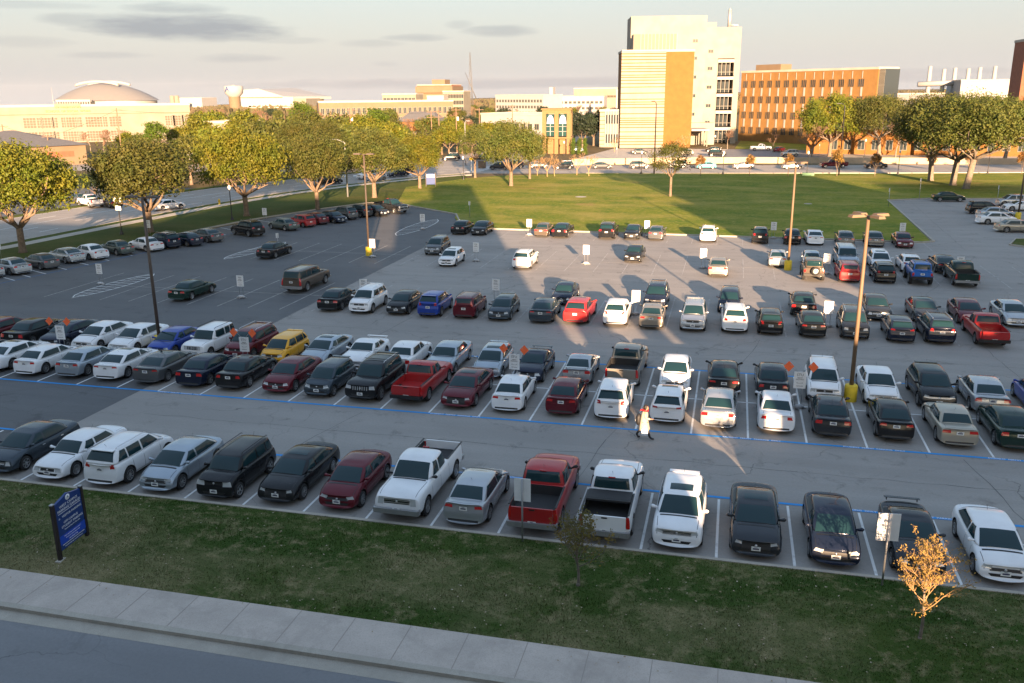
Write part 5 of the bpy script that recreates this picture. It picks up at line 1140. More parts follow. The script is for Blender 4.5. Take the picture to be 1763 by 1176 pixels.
g = MB(); p = W(1065.5, 156, 482); r = [o for o in bpy.data.objects if o.name == 'church'][0]; g.lathe([(1.3, r.dimensions.z if 0 else p.z), (.02, p.z+8)], 4, c=(1.5, 2.5, 0)); g.build('spire', M['brick_dark'], r)
simple('cream_shed', 'small cream shed behind the oaks right of the school', 352, 424, 212, 250, 12, M['cream'], None)
simple('low_white_block', 'low white flat-roofed block between the school and the street oaks', 318, 352, 238, 205, 12, M['whitewall'], None)
simple('grey_depot', 'far grey depot below the white arena', 424, 500, 186, 700, 20, M['brick_dark'], (8, [5, 9], 3, 2, 'wglass'))
simple('slim_tower_block', 'tiny white tower block on the horizon beyond the apartments', 946, 952, 151, 1500, 20, M['whitewall'], None)
# water tower
p = W(402, 150, 900); r = empty('water_tower', (p.x, p.y, gz(p.x, p.y))); tag(r, 'white bulb water tower on a tan column, beside the white arena', 'water tower'); zt = p.z-r.location.z; sc_ = 900/1517*1.05
MB().lathe([(7.2*sc_*1.4, -20), (7.2*sc_*1.4, zt-9.6)], 20).build('column', M['tanwall'], r)
MB().lathe([(7.0*sc_*1.45, zt-10), (9.6*sc_*1.6, zt-6.5), (10.2*sc_*1.6, zt-3), (10.2*sc_*1.6, zt+1), (3, zt+1.3), (1.8, zt+2.4), (.01, zt+2.4)], 20, smooth=True).build('tank', M['whitewall'], r)
o = link('painted_letter', text_mesh('A', 7.5, M['sign_blue'], .2), r, (-2.2, -10.2*sc_*1.6-.1, zt-2.4)); o.rotation_euler = (math.pi/2, 0, 0)
# white arena with grey barrel roof
a, b = W(414, 166, 1150), W(505, 170, 1150); r = empty('arena', (a.x, a.y, gz(a.x, a.y)), math.atan2(b.y-a.y, b.x-a.x)); tag(r, 'large white arena with low gabled front and grey roof', 'stadium')
w = (b-a).length; z0 = W(470, 186, 1150).z-r.location.z-30; zp = W(447, 153, 1150).z-r.location.z; ze = W(500, 166, 1150).z-r.location.z
fr = [(0, zp-1.5), (w*.36, zp), (w*.82, ze), (w, ze-1), (w, z0), (0, z0)]; g = MB(); g.add([(x, 0, z) for x, z in fr]+[(x, 2, z) for x, z in fr], [(5, 4, 3, 2, 1, 0), (6, 7, 8, 9, 10, 11)]+[(i, (i+1) % 6, 6+(i+1) % 6, 6+i) for i in range(6)]); g.build('gable_wall', M['whitewall'], r)
g = MB(); rf = [(w*.37, 2.1, zp-.3), (w*.82, 2.1, ze-.3), (w*1.35, 60, ze-1), (w*.66, 60, zp+1)]; g.add(rf+[(x, y, z-3) for x, y, z in rf], [(0, 1, 2, 3), (7, 6, 5, 4), (0, 4, 5, 1), (1, 5, 6, 2), (2, 6, 7, 3), (3, 7, 4, 0)]); g.build('roof', M['shutter'], r)
g = MB(); g.span((w*1.0, 2.2, z0), (w*1.22, 58, ze-3)); g.build('side_wall', M['cream'], r)
g = MB(); g.span((0, -1, zp-12), (w*.8, -.1, zp-11)); g.build('string_course', M['tanwall'], r)
# big dome stadium
c = W(183, 170, 1900); a = W(100, 170, 1900); b = W(266, 170, 1900); rad = (b-a).length/2; r = empty('domed_stadium', (c.x, c.y, gz(c.x, c.y)), math.atan2(b.y-a.y, b.x-a.x)); tag(r, 'huge grey domed stadium with a white roof arch on the left horizon', 'stadium')
zt = W(183, 143, 1900).z-r.location.z; zr_ = W(183, 173, 1900).z-r.location.z
g = MB(); n = 40; m = 10
for j in range(m+1):
    t = j/m; q = math.cos(t*math.pi/2); zz = zr_+(zt-zr_)*(1-(1-t)**1.9)
    for i in range(n): an = 6.283*i/n; g.v.append((rad*(1-t)*math.cos(an) if j < m else 0, rad*.62*(1-t)*math.sin(an) if j < m else 0, zz))
for j in range(m):
    for i in range(n): g.f.append((j*n+i, j*n+(i+1) % n, (j+1)*n+(i+1) % n, (j+1)*n+i)); g.m.append(0); g.sm.append(True)
g.build('dome', M['stadium'], r)
g = MB()
for s in (-1, 1):
    pts = [(rad*.52*math.sin(t), s*rad*.16-6, zr_+(zt-zr_)*(.72+.31*math.cos(t*1.2))+1.5) for t in [x/8-1 for x in range(17)]]; g.tube(pts, 3.2, 6)
g.build('roof_arch', M['whitewall'], r)
g = MB(); 
g.lathe([(rad*.93, -30), (rad*.96, zr_-1)], 40, 0); g.v = [(x, y*.6, z) for x, y, z in g.v]; g.build('bowl_wall', M['shutter'], r)
g = MB(); g.span((-rad*.45, -rad*.68, -30), (rad*.2, -rad*.4, zr_-1)); g.build('end_glass', M['wglass'], r)
g = MB()
for i in range(14): x = -rad*.45+rad*.65*i/13; g.span((x-1, -rad*.69-1, -30), (x+1, -rad*.68, zr_))
g.span((-rad*.47, -rad*.7-1, zr_-2), (rad*.22, -rad*.66, zr_+3)); g.build('end_frame', M['whitewall'], r)
# second far stadium and tanks right of dome
a = W(296, 165, 1700); r = empty('storage_tanks', (a.x, a.y, gz(a.x, a.y))); tag(r, 'pair of cream cylindrical tanks right of the dome', 'tank')
for dx in (0, 11): MB().lathe([(5, -30), (5, a.z-r.location.z), (.1, a.z+1-r.location.z)], 14, c=(dx, 0, 0)).build('tank', M['cream'], r)
a, b = W(310, 172, 1800), W(345, 168, 1800); simple('far_stand', 'white low stadium stand beyond the school', 306, 347, 169, 1800, 60, M['whitewall'])
# masts
p = W(809, 90, 700); r = empty('lattice_mast', (p.x, p.y, gz(p.x, p.y))); tag(r, 'tall thin lattice mast with a slanting crane arm on the skyline', 'mast'); zt = p.z-r.location.z
g = MB()
for dx, dy in ((-1.2, 0), (1.2, 0), (0, 1.8)): g.tube([(dx*1.8, dy*1.8, 0), (dx*.2, dy*.2, zt)], [.32, .12], 4)
k_ = 0; z = 0
while z < zt-4:
    t = 1-z/zt; t2 = 1-(z+3.5)/zt; s = 1 if k_ % 2 else -1
    g.tube([(-s*2.2*t, 0, z), (s*2.2*t2, 0, z+3.5)], .12, 3); z += 3.5; k_ += 1
g.build('lattice', M['grey_clad'], r)
q = W(801, 125, 700); q2 = W(820, 170, 700); o_ = Vector((p.x, p.y, r.location.z)); MB().tube([q-o_, q2-o_], [.22, .42], 4).build('crane_arm', M['grey_clad'], r)
for px, py, n_ in ((88, 150, 'thin guyed mast left of the dome'), (1087, 146, 'small antenna mast behind the stone building')):
    p = W(px, py, 900); r = empty('radio_mast', (p.x, p.y, gz(p.x, p.y))); tag(r, n_, 'mast'); MB().tube([(0, 0, 0), (0, 0, p.z-r.location.z)], .22, 4).build('mast_pole', M['shutter'], r)
# ------------------------------------------------------------------ blocks behind the camera: the garage, plus unseen blocks added to cast shadows
def blk(name, label, x0, x1, y0, y1, h, m=None, cat='building'):
    r = empty(name, (x0, y1, 0)); tag(r, label, cat)
    g = MB(); g.span((0, y0-y1, -.5), (x1-x0, 0, h-.9)); g.build('wall', m or M['stone'], r)
    g = MB(); g.span((0, y0-y1, h-.9), (x1-x0, y0-y1+.3, h)); g.span((0, -.3, h-.9), (x1-x0, 0, h)); g.span((0, y0-y1+.31, h-.9), (.3, -.31, h)); g.span((x1-x0-.3, y0-y1+.31, h-.9), (x1-x0, -.31, h)); g.build('parapet', M['kerb_side'], r)
    return r
# ------------------------------------------------------------------ light poles, lamps, signs, wires
def lightpole(x, y, h, label, m='pole', heads=2, base=True, ang=0):
    r = empty('light_pole', (x, y, 0), ang); tag(r, label, 'light pole', 'tall light poles in the lot')
    if base:
        MB().lathe([(.34, 0), (.34, .86), (.30, .92), (.01, .92)], 16).build('yellow_base', M['yellow'], r)
    g = MB(); g.tube([(0, 0, .5), (0, 0, h)], [.12, .085], 8); g.build('pole', M[m], r)
    for k_ in range(heads):
        a = k_*2*math.pi/heads; c_, s_ = math.cos(a), math.sin(a)
        g = MB(); g.tube([(0, 0, h-.05), (c_*.3, s_*.3, h)], .035, 6); g.box((c_*.72, s_*.72, h+.02), (.78, .40, .13), rz=a, taper=.85); g.build('lamp_head', M['pole' if m == 'pole' else 'pole_tan'], r)
    return r
lightpole(-36.7, 49.5, 10.1, 'dark light pole at left in the double row', heads=2, ang=.1); lightpole(6.9, 48.5, 10.1, 'rusty brown light pole in the double row at right', 'pole_tan', heads=4, ang=.5)
lightpole(5.5, 85.4, 9.9, 'tan light pole with yellow base by the brown off-roader', 'pole_tan', heads=4, ang=.5); lightpole(-36.5, 84.9, 10.4, 'dark light pole at the edge of the dark asphalt', heads=2)
p = G(1752, 378); lightpole(p.x, p.y, 10.2, 'light pole among the cars of the right hand lot', heads=2)
def street_lamp(x, y, h, label, globes=1, ang=0):
    r = empty('street_lamp', (x, y, .1), ang); tag(r, label, 'street lamp', 'black globe street lamps')
    MB().lathe([(.24, 0), (.22, .15), (.10, .45), (.065, .6), (.05, h-.5), (.09, h-.42), (.01, h-.4)], 10).build('post', M['pole_black'], r)
    for k_ in range(globes):
        dx = 0 if globes == 1 else (-.35, .35)[k_]
        MB().lathe([(.07, h-.4), (.19, h-.22), (.21, h-.05), (.15, h+.12), (.03, h+.2), (.001, h+.22)], 12, c=(dx, 0, 0)).build('globe', M['globe'], r)
    if globes > 1: MB().box((0, 0, h-.42), (.8, .06, .06)).build('arm', M['pole_black'], r); MB().box((0, -.05, h-1.1), (.75, .03, .55)).build('banner', M['sign_white'], r)
for px, py, h, l, n_ in ((210, 405, 4.3, 'twin globe street lamp with small white banners at left', 2), (400, 380, 4.4, 'black globe street lamp between the green oak and the wide oak', 1), (798, 310, 4.2, 'black globe lamp at the junction corner', 1), (971, 268, 3.4, 'globe lamp in front of the brick gateway tower', 1), (1244.5, 301, 4.3, 'black globe lamp on the lawn edge left of the pale street pole', 1), (1389, 301, 4.3, 'black globe lamp on the lawn edge with a small green box', 1),
                       (1545.6, 301, 4.4, 'black globe lamp on the lawn edge left of the oak trio', 1), (1700, 300, 4.4, 'black globe lamp on the lawn edge right of the oak trio', 1), (1104, 300, 4.3, 'black globe lamp on the lawn edge left of the lone oak', 1), (1230, 262, 4.2, 'globe lamp on the campus court by the entrance', 1), (1488, 272, 4.2, 'globe lamp behind the retaining wall', 1)):
    p = G(px, py); street_lamp(p.x, p.y, h, l, n_)
def cobra(px, py, top, label, m='pole_black', arm=1.6, name='street_light'):
    p = G(px, py); h = W(px, top, p.y).z; r = empty(name, (p.x, p.y, 0)); tag(r, label, 'street light', 'tall street lights'); MB().tube([(0, 0, 0), (0, 0, h-.5), (arm*.4, -.1, h), (arm, -.2, h)], [.15, .10, .06, .05], 7).build('pole', M[m], r); MB().box((arm+.3, -.22, h-.02), (.7, .26, .12)).build('lamp_head', M[m], r)
cobra(1126, 300, 174, 'tall black street pole in front of the striped wall', arm=-.9); cobra(1444, 302, 178, 'tall dark street pole before the big oak', arm=-1.5); cobra(599, 340, 240, 'pale street pole among the left oaks', 'galv', -3.2); cobra(802, 285, 208, 'pale traffic pole at the junction', 'galv', .6); cobra(546, 352, 238, 'dark lot light rising above the left oaks', 'pole', .9)
# utility poles and wires
UP_ = []
for i, (px, top, base, Y, l) in enumerate(((200, 186, 250, 205, 'utility pole leaning before the cream school'), (3, 214, 262, 185, 'utility pole at the far left edge'), (81, 232, 272, 186, 'short utility pole beside the brick shop'), (602, 186, 240, 215, 'utility pole with transformer in front of the pine'), (755, 189, 250, 245, 'crossarm utility pole left of the junction'), (785, 186, 258, 232, 'utility pole with white transformers at the junction'), (742, 190, 245, 255, 'brown utility pole behind the orange house'), (825, 186, 235, 265, 'utility pole right of the junction'), (882, 180, 230, 270, 'dark utility pole above the warehouse'))):
    p = W(px, top, Y); r = empty('utility_pole', (p.x, p.y, 0)); tag(r, l, 'utility pole', 'utility poles'); h = p.z
    MB().tube([(0, 0, -2), (0, 0, h)], [.2, .13], 7).build('pole', M['wood'], r)
    for z in (h-.5, h-2.0) if i % 2 == 0 else (h-.5,): MB().box((0, 0, z), (2.6, .13, .13), rz=.4).build('crossarm', M['wood'], r)
    if i in (3, 5): MB().lathe([(.28, 0), (.28, .9), (.01, .95)], 10, c=(.45, 0, h-3.2)).build('transformer', M['sign_white'], r)
    UP_.append((p.x, p.y, h))
def wire(a, b, label):
    a, b = Vector(a), Vector(b); pts = [a.lerp(b, t/8)+Vector((0, 0, -(b-a).length*.02*4*(t/8)*(1-t/8))) for t in range(9)]; o = MB().tube(pts, .025, 4).build('overhead_wire', M['pole_black']); tag(o, label, 'wire', 'overhead wires')
for i, (a, b, l) in enumerate(((1, 2, 'overhead wire from the far left pole to the brick shop pole'), (2, 0, 'overhead wire from the brick shop pole to the school pole'), (0, 3, 'long overhead wire from the school pole to the pole with transformer'), (3, 4, 'overhead wire from the transformer pole toward the crossarm pole'), (4, 5, 'short overhead wire between the two junction poles'), (5, 8, 'overhead wire from the junction pole to the dark pole above the warehouse'))):
    A, B_ = UP_[a], UP_[b]; wire((A[0], A[1], A[2]-.5), (B_[0], B_[1], B_[2]-.5), l)
# parking signs on weighted stands
stu, f30 = text_mesh('STU', .20, M['sign_ink'], .002), text_mesh('F30', .20, M['sign_ink'], .002); sub = text_mesh('PERMIT\nREQUIRED', .085, M['sign_ink'], .002); arr = text_mesh('<---->', .14, M['sign_ink'], .002); hrs = text_mesh('MON-FRI', .085, M['sign_ink'], .002)
def stand_sign(x, y, label, txt, flags=False, h=1.9, onpost=False):
    r = empty('parking_sign', (x, y, .0 if not onpost else .1), random.uniform(-.12, .12)); tag(r, label, 'sign', 'white permit signs in the lot')
    p = MB().box((0, 0, h-.46), (.62, .03, .92)).build('panel', M['sign_white'], r)
    for me_, z in ((txt, h-.17), (sub, h-.38), (arr, h-.62), (hrs, h-.79)): o = link('lettering', me_, p, (0, -.02, z)); o.rotation_euler = (math.pi/2, 0, 0)
    MB().tube([(-.16, .03, .05), (-.16, .03, h-.05)], .02, 5).build('post', M['galv'], r); MB().tube([(.16, .03, .05), (.16, .03, h-.05)], .02, 5).build('post', M['galv'], r)
    if not onpost:
        MB().box((0, .0, .04), (.9, .06, .05)).build('foot', M['galv'], r); MB().box((0, .0, .035), (.06, .9, .045)).build('foot', M['galv'], r)
        g = MB(); g.tube([(-.28, -.1, .10), (-.1, -.16, .14), (.12, -.05, .13), (.3, .05, .09)], [.07, .14, .14, .06], 8); g.build('sandbag', M['sandbag'], r)
    if flags:
        for s in (-1, 1):
            f = MB().tube([(s*.05, 0, h-.1), (s*.55, -.05, h+.42)], .012, 4).build('flag_stick', M['galv'], r)
            cx, cz = s*.62, h+.28; g = MB(); g.add([(cx-.26, -.06, cz+.03), (cx+.0, -.10, cz-.27), (cx+.27, -.05, cz+.02), (cx+.0, -.02, cz+.30)], [(0, 1, 2), (0, 2, 3)]); g.add([(cx-.26, -.05, cz+.03), (cx+.0, -.09, cz-.27), (cx+.27, -.04, cz+.02), (cx+.0, -.01, cz+.30)], [(2, 1, 0), (3, 2, 0)]); g.build('flag', M['orange'], f)
for x, l in ((-41.9, 'STU permit sign with orange flags beside the black sedan at left'), (-28.6, 'STU permit sign with orange flags before the maroon crossover'), (-11.5, 'STU permit sign with orange flags beside the pale blue-silver hatchback'), (4.05, 'STU permit sign with orange flags left of the white crossover at right')): stand_sign(x, 46.6, l, stu, True, 2.05)
for px, py, l in ((174, 490, 'white permit sign in the left hatched island'), (416, 513, 'white permit sign left of the brown large SUV'), (642, 443, 'white permit sign beside the yellow-based dark pole'), (728, 395, 'white permit sign at the dark asphalt corner island'), (820, 450, 'white permit sign between the white hatchback and white crossover'), (1009, 455, 'white permit sign standing alone in the sunlit bays'), (1210, 462, 'white permit sign left of the beige sedan'),
                (854, 520, 'white permit sign behind the slate hatchback'), (627, 520, 'white permit sign behind the white crossover of the second double row'), (1094, 542, 'white permit sign behind the two white and beige cars'), (1424, 563, 'white permit sign right of the black sedans'), (1422, 472, 'white permit sign beside the brown off-roader'), (1650, 478, 'white permit sign behind the dark green pickup truck')):
    p = G(px, py); stand_sign(p.x, p.y, l, f30)
for px, py, l in ((910, 406, 'white permit sign on the lawn kerb by the brown sedan'), (1113, 409, 'white permit sign on the lawn kerb between black and grey sedans'), (1331, 412, 'white permit sign on the lawn kerb right of the black crossover'), (1553, 414, 'white permit sign on the lawn kerb above the maroon sedan')): p = G(px, py); stand_sign(p.x, p.y+.4, l, f30)
for px, py, l in ((32, 452, 'white permit sign on the verge above the silver sedans'), (290, 412, 'white permit sign on the verge above the white sedan'), (490, 388, 'white permit sign on the verge above the green-grey sedan')): p = G(px, py); stand_sign(p.x-3.4, p.y+1.2, l, f30, onpost=True)
def post_sign(x, y, h, w_, hh, label, post='post_dark', panel='galv', rz=0, back=True):
    r = empty('post_sign', (x, y, .1), rz); tag(r, label, 'sign', 'signs on single posts'); MB().tube([(0, 0, 0), (0, 0, h)], .035, 6).build('post', M[post], r); MB().box((0, .05, h-hh/2), (w_, .02, hh)).build('panel', M[panel], r); return r
post_sign(-6.9, 29.0, 2.6, .62, .92, 'white sign on a grey post in front of the red pickup truck', 'galv', 'sign_white'); post_sign(5.7, 28.7, 2.75, .72, 1.0, 'white sign on a grey post behind the golden young tree', 'galv', 'sign_white', .1)
for px, py, h, l in ((1529, 357, 2.6, 'black-based thin sign post at the lawn corner of the right lot'), (1582, 345, 3.2, 'white sign on a thin post beside the dark green sedan'), (1716, 352, 2.6, 'thin sign post by the right lot light pole'), (809, 375, 2.1, 'thin white post on the kerb corner of the dark lot'), (480, 437, 2.1, 'thin white sign post behind the black sedan on dark asphalt'), (1062, 272, 2.5, 'small sign post on the campus court'), (1410, 270, 3.0, 'leaning white sign post behind the retaining wall')):
    p = G(px, py); post_sign(p.x, p.y, h, .3, .5, l, 'galv', 'sign_white', 1.0)
# blue campus sign
s0, s1 = G(104, 962, .28), G(151, 925, .28); r = empty('campus_sign', ((s0.x+s1.x)/2, (s0.y+s1.y)/2, .22), math.atan2(s1.y-s0.y, s1.x-s0.x)); r.scale = ((s1-s0).length/1.95, .7, .72); tag(r, 'tall blue campus parking garage sign between two dark posts', 'sign')
Wd_, Hh = 1.75, 2.45
for s in (-1, 1): MB().box((s*(Wd_/2+.10), 0, (Hh+.55)/2), (.16, .16, Hh+.55+(.0))).build('post', M['post_dark'], r); MB().box((s*(Wd_/2+.10), 0, Hh+.59), (.18, .18, .05)).build('post_cap', M['galv'], r)
MB().box((-(Wd_/2+.1), 0, .0), (.42, .3, .06)).build('footing', M['kerb_side'], r)
g = MB(); z0, z1 = .45, Hh+.5
prof = [(-Wd_/2, z0), (Wd_/2, z0), (Wd_/2, z1), (.28, z1+.14), (.0, z1+.24), (-.28, z1+.14), (-Wd_/2, z1)]
n = len(prof); g.add([(x, -.06, z) for x, z in prof]+[(x, .06, z) for x, z in prof], [tuple(range(n)), tuple(range(2*n-1, n-1, -1))]+[(i, n+i, n+(i+1) % n, (i+1) % n) for i in range(n)]); pn = g.build('panel', M['sign_blue'], r)
MB().box((0, -.066, z0+.52), (Wd_, .01, .46)).build('blue_band', M['sign_blue2'], pn)
MB().lathe([(.001, -.075), (.145, -.07), (.15, -.06)], 18, axis='Y', c=(0, 0, z1+.02)).build('round_emblem', M['letter'], pn)
def sline(t_, sz_, x, z): o = link('lettering', text_mesh(t_, sz_, M['letter']), pn, (x, -.075, z)); o.rotation_euler = (math.pi/2, 0, 0)
o = link('emblem_letter', text_mesh('A', .2, M['sign_blue']), pn, (0, -.082, z1+.02)); o.rotation_euler = (math.pi/2, 0, 0)
sline('WEST CAMPUS', .185, 0, z1-.27); sline('PARKING GARAGE', .185, 0, z1-.47); sline('VISITOR PARKING', .165, .13, z1-.82); sline('<', .2, -.72, z1-.85); sline('OFF-CAMPUS', .165, 0, z1-1.15); sline('STUDENT PARKING', .165, .08, z1-1.35); sline('Reserved Mon-Fri 7am-7pm', .095, .05, z1-1.52)
sline('Visitor parking available on level 1', .085, 0, z0+.65); sline('for permit rates please visit', .085, 0, z0+.52); sline('uta.edu/parking', .10, 0, z0+.38); sline('Monitored garage security 24 hours', .085, 0, z0+.12)
for z in (z1-.6, z0+.24): MB().box((0, -.07, z), (Wd_*.86, .01, .02)).build('rule_line', M['letter'], pn)
# small navy sign at the walk junction
p = G(742, 322); r = empty('campus_sign', (p.x, p.y, .1), .2); tag(r, 'small navy campus sign with white band at the walk junction', 'sign')
for s in (-1, 1): MB().box((s*.85, 0, 1.2), (.15, .15, 2.4)).build('post', M['post_dark'], r)
q_ = MB().box((0, 0, 1.3), (1.55, .1, 1.9)).build('panel', M['sign_blue'], r); MB().box((0, -.06, 1.85), (1.4, .02, .45)).build('white_band', M['letter'], q_)
# bins and odds at junction, hydrant, drain box
p = G(326, 359); r = empty('fire_hydrant', (-76.2+.0, 121, .1)); tag(r, 'yellow fire hydrant on the verge across from the wide oak', 'hydrant'); MB().lathe([(.17, 0), (.17, .08), (.12, .1), (.12, .6), (.16, .62), (.13, .78), (.03, .86), (.001, .87)], 12).build('barrel', M['hydrant'], r); MB().tube([(-.22, 0, .45), (.22, 0, .45)], .07, 8).build('side_outlet', M['hydrant'], r)
p = G(1391, 303); r = tag(MB().box((0, 0, .25), (2.2, .9, .5)).build('utility_box', mat('green_box', (.12, .25, .13), .6), None, (p.x, p.y, .1)), 'low pale green utility box at the lawn edge', 'box')
for i, (px, py) in enumerate(((830, 290), (812, 300))):
    p = G(px, py); r = empty('junction_bin', (p.x, p.y, .1)); tag(r, ('grey control cabinet at the junction corner', 'yellow and white push-button post at the junction corner')[i], ('cabinet', 'post')[i])
    if i == 0: MB().box((0, 0, .8), (1.6, .8, 1.6)).build('cabinet', M['pole_tan'], r)
    else: MB().tube([(0, 0, 0), (0, 0, 3)], .08, 6).build('post', M['sign_white'], r); MB().box((0, 0, 3), (.9, .2, .5)).build('head', M['yellow'], r)
# manhole / drain stains in lawn
p = G(1000, 340); tag(MB().lathe([(.001, 0), (.9, 0)], 16, c=(p.x, p.y, .108)).build('drain_cover', M['kerb_side']), 'pale flat drain cover in the middle of the sunlit lawn', 'drain cover')
p = G(1391, 352); tag(MB().lathe([(.001, 0), (.6, 0)], 16, c=(p.x, p.y, .108)).build('drain_cover', M['kerb_side']), 'pale flat drain cover in the shaded right lawn', 'drain cover')
# ------------------------------------------------------------------ person walking to the right
def skin_obj(name, pts, edges, rad, m, parent, lvl=2):
    me = bpy.data.meshes.new(name); me.from_pydata(pts, edges, []); o = bpy.data.objects.new(name, me); COL.objects.link(o)
    o.modifiers.new('s', 'SKIN'); s = o.modifiers.new('u', 'SUBSURF'); s.levels = lvl; s.render_levels = lvl
    for i, v in enumerate(me.skin_vertices[0].data): r_ = rad[i]; v.radius = r_ if isinstance(r_, tuple) else (r_, r_); v.use_root = (i == 0)
    dg = bpy.context.evaluated_depsgraph_get(); dg.update(); out = bpy.data.meshes.new_from_object(o.evaluated_get(dg), depsgraph=dg); bpy.data.objects.remove(o); bpy.data.meshes.remove(me)
    out.materials.clear(); out.materials.append(m); out.polygons.foreach_set('use_smooth', [True]*len(out.polygons)); return link(name, out, parent)
M['skin'] = mat('skin', (.36, .20, .13), .6); M['hair'] = mat('black_hair', (.012, .010, .009), .6); M['coat'] = mat('cream_coat', (.36, .34, .27), .9, noise=(14, (.29, .27, .2), .6), bump=(30, .3)); M['scarf'] = mat('red_scarf', (.45, .012, .02), .9); M['boot'] = mat('black_boots', (.012, .012, .016), .55); M['bag'] = mat('white_bag', (.62, .66, .70), .7); M['bagd'] = mat('black_bag', (.012, .012, .013), .6)
p = G(1108, 755); r = empty('person', (p.x, p.y, .012)); tag(r, 'walking person in a long cream coat, red scarf and black boots carrying a white bag', 'person')
# x forward = right of picture
pts = [(0, 0, .93), (.01, 0, 1.12), (.03, 0, 1.32), (.04, 0, 1.44), (.06, 0, 1.50), (.08, 0, 1.60),     # pelvis..head
       (-.02, .09, .88), (-.13, .10, .50), (-.36, .10, .17), (-.27, .10, .06), (-.20, .10, .03),              # rear leg
       (.02, -.09, .88), (.20, -.10, .50), (.30, -.10, .12), (.40, -.10, .045), (.48, -.10, .04),                  # front leg
       (.03, .17, 1.38), (-.04, .24, 1.12), (.04, .24, .90), (.07, .24, .83),
       (.04, -.17, 1.38), (.10, -.24, 1.14), (.34, -.22, 1.10), (.42, -.21, 1.12)]
ed = [(0, 1), (1, 2), (2, 3), (3, 4), (4, 5), (0, 6), (6, 7), (7, 8), (8, 9), (9, 10), (0, 11), (11, 12), (12, 13), (13, 14), (14, 15), (3, 16), (16, 17), (17, 18), (18, 19), (3, 20), (20, 21), (21, 22), (22, 23)]
rad = [(.14, .15), .125, (.12, .15), .09, .05, .085, .085, .055, .042, .04, .03, .085, .055, .042, .04, .03, .05, .042, .032, .03, .05, .042, .032, .03]
skin_obj('body', pts, ed, rad, M['skin'], r)
skin_obj('boots', [(-.10, .10, .56), (-.36, .10, .17), (-.29, .10, .05), (-.17, .10, .035)], [(0, 1), (1, 2), (2, 3)], [.075, .058, .05, .04], M['boot'], r).name = 'boot'
skin_obj('boot', [(.18, -.10, .56), (.30, -.10, .13), (.40, -.10, .055), (.52, -.10, .045)], [(0, 1), (1, 2), (2, 3)], [.075, .058, .05, .038], M['boot'], r)
skin_obj('trousers', [(0, 0, .9), (-.03, .09, .82), (-.12, .10, .52), (.03, -.09, .82), (.19, -.10, .52)], [(0, 1), (1, 2), (0, 3), (3, 4)], [.15, .105, .075, .105, .075], M['boot'], r)
g = MB(); n = 16; prof = [(.50, .27, .31, .02), (.62, .255, .29, .01), (.85, .215, .24, 0), (1.05, .18, .205, 0), (1.28, .165, .215, .02), (1.40, .13, .19, .03), (1.46, .07, .09, .05)]
for z, rx, ry, cx in prof:
    for k_ in range(n): a = 6.283*k_/n; w = 1+.05*math.sin(5*a)*(1 if z < 1 else 0); g.v.append((cx+rx*w*math.cos(a), ry*w*math.sin(a), z+(.03*math.sin(3*a) if z < .55 else 0)))
for i in range(len(prof)-1):
    for k_ in range(n): g.f.append((i*n+k_, i*n+(k_+1) % n, (i+1)*n+(k_+1) % n, (i+1)*n+k_)); g.m.append(0); g.sm.append(True)
g.build('coat', M['coat'], r)
skin_obj('coat_sleeve', [(.03, .16, 1.37), (-.04, .25, 1.12), (.03, .25, .92)], [(0, 1), (1, 2)], [.085, .065, .055], M['coat'], r)
skin_obj('coat_sleeve', [(.04, -.16, 1.37), (.10, -.25, 1.14), (.32, -.22, 1.10)], [(0, 1), (1, 2)], [.085, .065, .055], M['coat'], r)
def hand(w_, d, up_, m_, curl):
    w_, d, up_ = Vector(w_), Vector(d).normalized(), Vector(up_).normalized(); sd = d.cross(up_)
    P = [w_-d*.04, w_, w_+d*.07]; E_ = [(0, 1), (1, 2)]; Rd = [.022, .03, .034]
    for i, (o_, L_) in enumerate(((-.03, .065), (-.01, .075), (.01, .07), (.03, .055))):
        b0 = len(P); P += [w_+d*.075+sd*o_, w_+d*(.075+L_*.6)+sd*o_*1.1-up_*L_*.3*curl, w_+d*(.075+L_*.8)+sd*o_*1.1-up_*L_*curl]; E_ += [(2, b0), (b0, b0+1), (b0+1, b0+2)]; Rd += [.012, .0095, .008]
    b0 = len(P); P += [w_+d*.03-sd*.045-up_*.01, w_+d*.07-sd*.06-up_*.03]; E_ += [(1, b0), (b0, b0+1)]; Rd += [.013, .009]
    return skin_obj('hand', P, E_, Rd, m_, r, 1)
hand((.05, .24, .88), (.2, 0, -1), (1, 0, 0), M['skin'], .8); hand((.36, -.22, 1.10), (1, 0, .15), (0, 0, 1), M['skin'], .3)
g = MB(); g.lathe([(.001, -.125), (.06, -.115), (.083, -.06), (.09, 0), (.085, .06), (.05, .11), (.001, .125)], 14, c=(.085, 0, 1.60)); hd = g.build('head', M['skin'], r)
g = MB(); g.tube([(.165, 0, 1.61), (.19, 0, 1.575), (.17, 0, 1.565)], [.010, .016, .012], 6); g.build('nose', M['skin'], hd)
for s in (-1, 1): MB().lathe([(.001, -.012), (.012, 0), (.001, .012)], 6, c=(.163, s*.033, 1.615)).build('eye', M['boot'], hd); MB().lathe([(.001, -.03), (.016, 0), (.001, .03)], 6, c=(.08, s*.09, 1.60)).build('ear', M['skin'], hd)
MB().box((.165, 0, 1.535), (.012, .045, .012)).build('mouth', M['scarf'], hd)
g = MB(); g.lathe([(.075, -.12), (.105, -.04), (.108, .04), (.08, .10), (.03, .135), (.001, .138)], 14, c=(.055, 0, 1.62)); g.lathe([(.001, -.06), (.055, -.03), (.06, .02), (.001, .06)], 10, c=(-.05, 0, 1.60)); g.build('hair', M['hair'], hd)
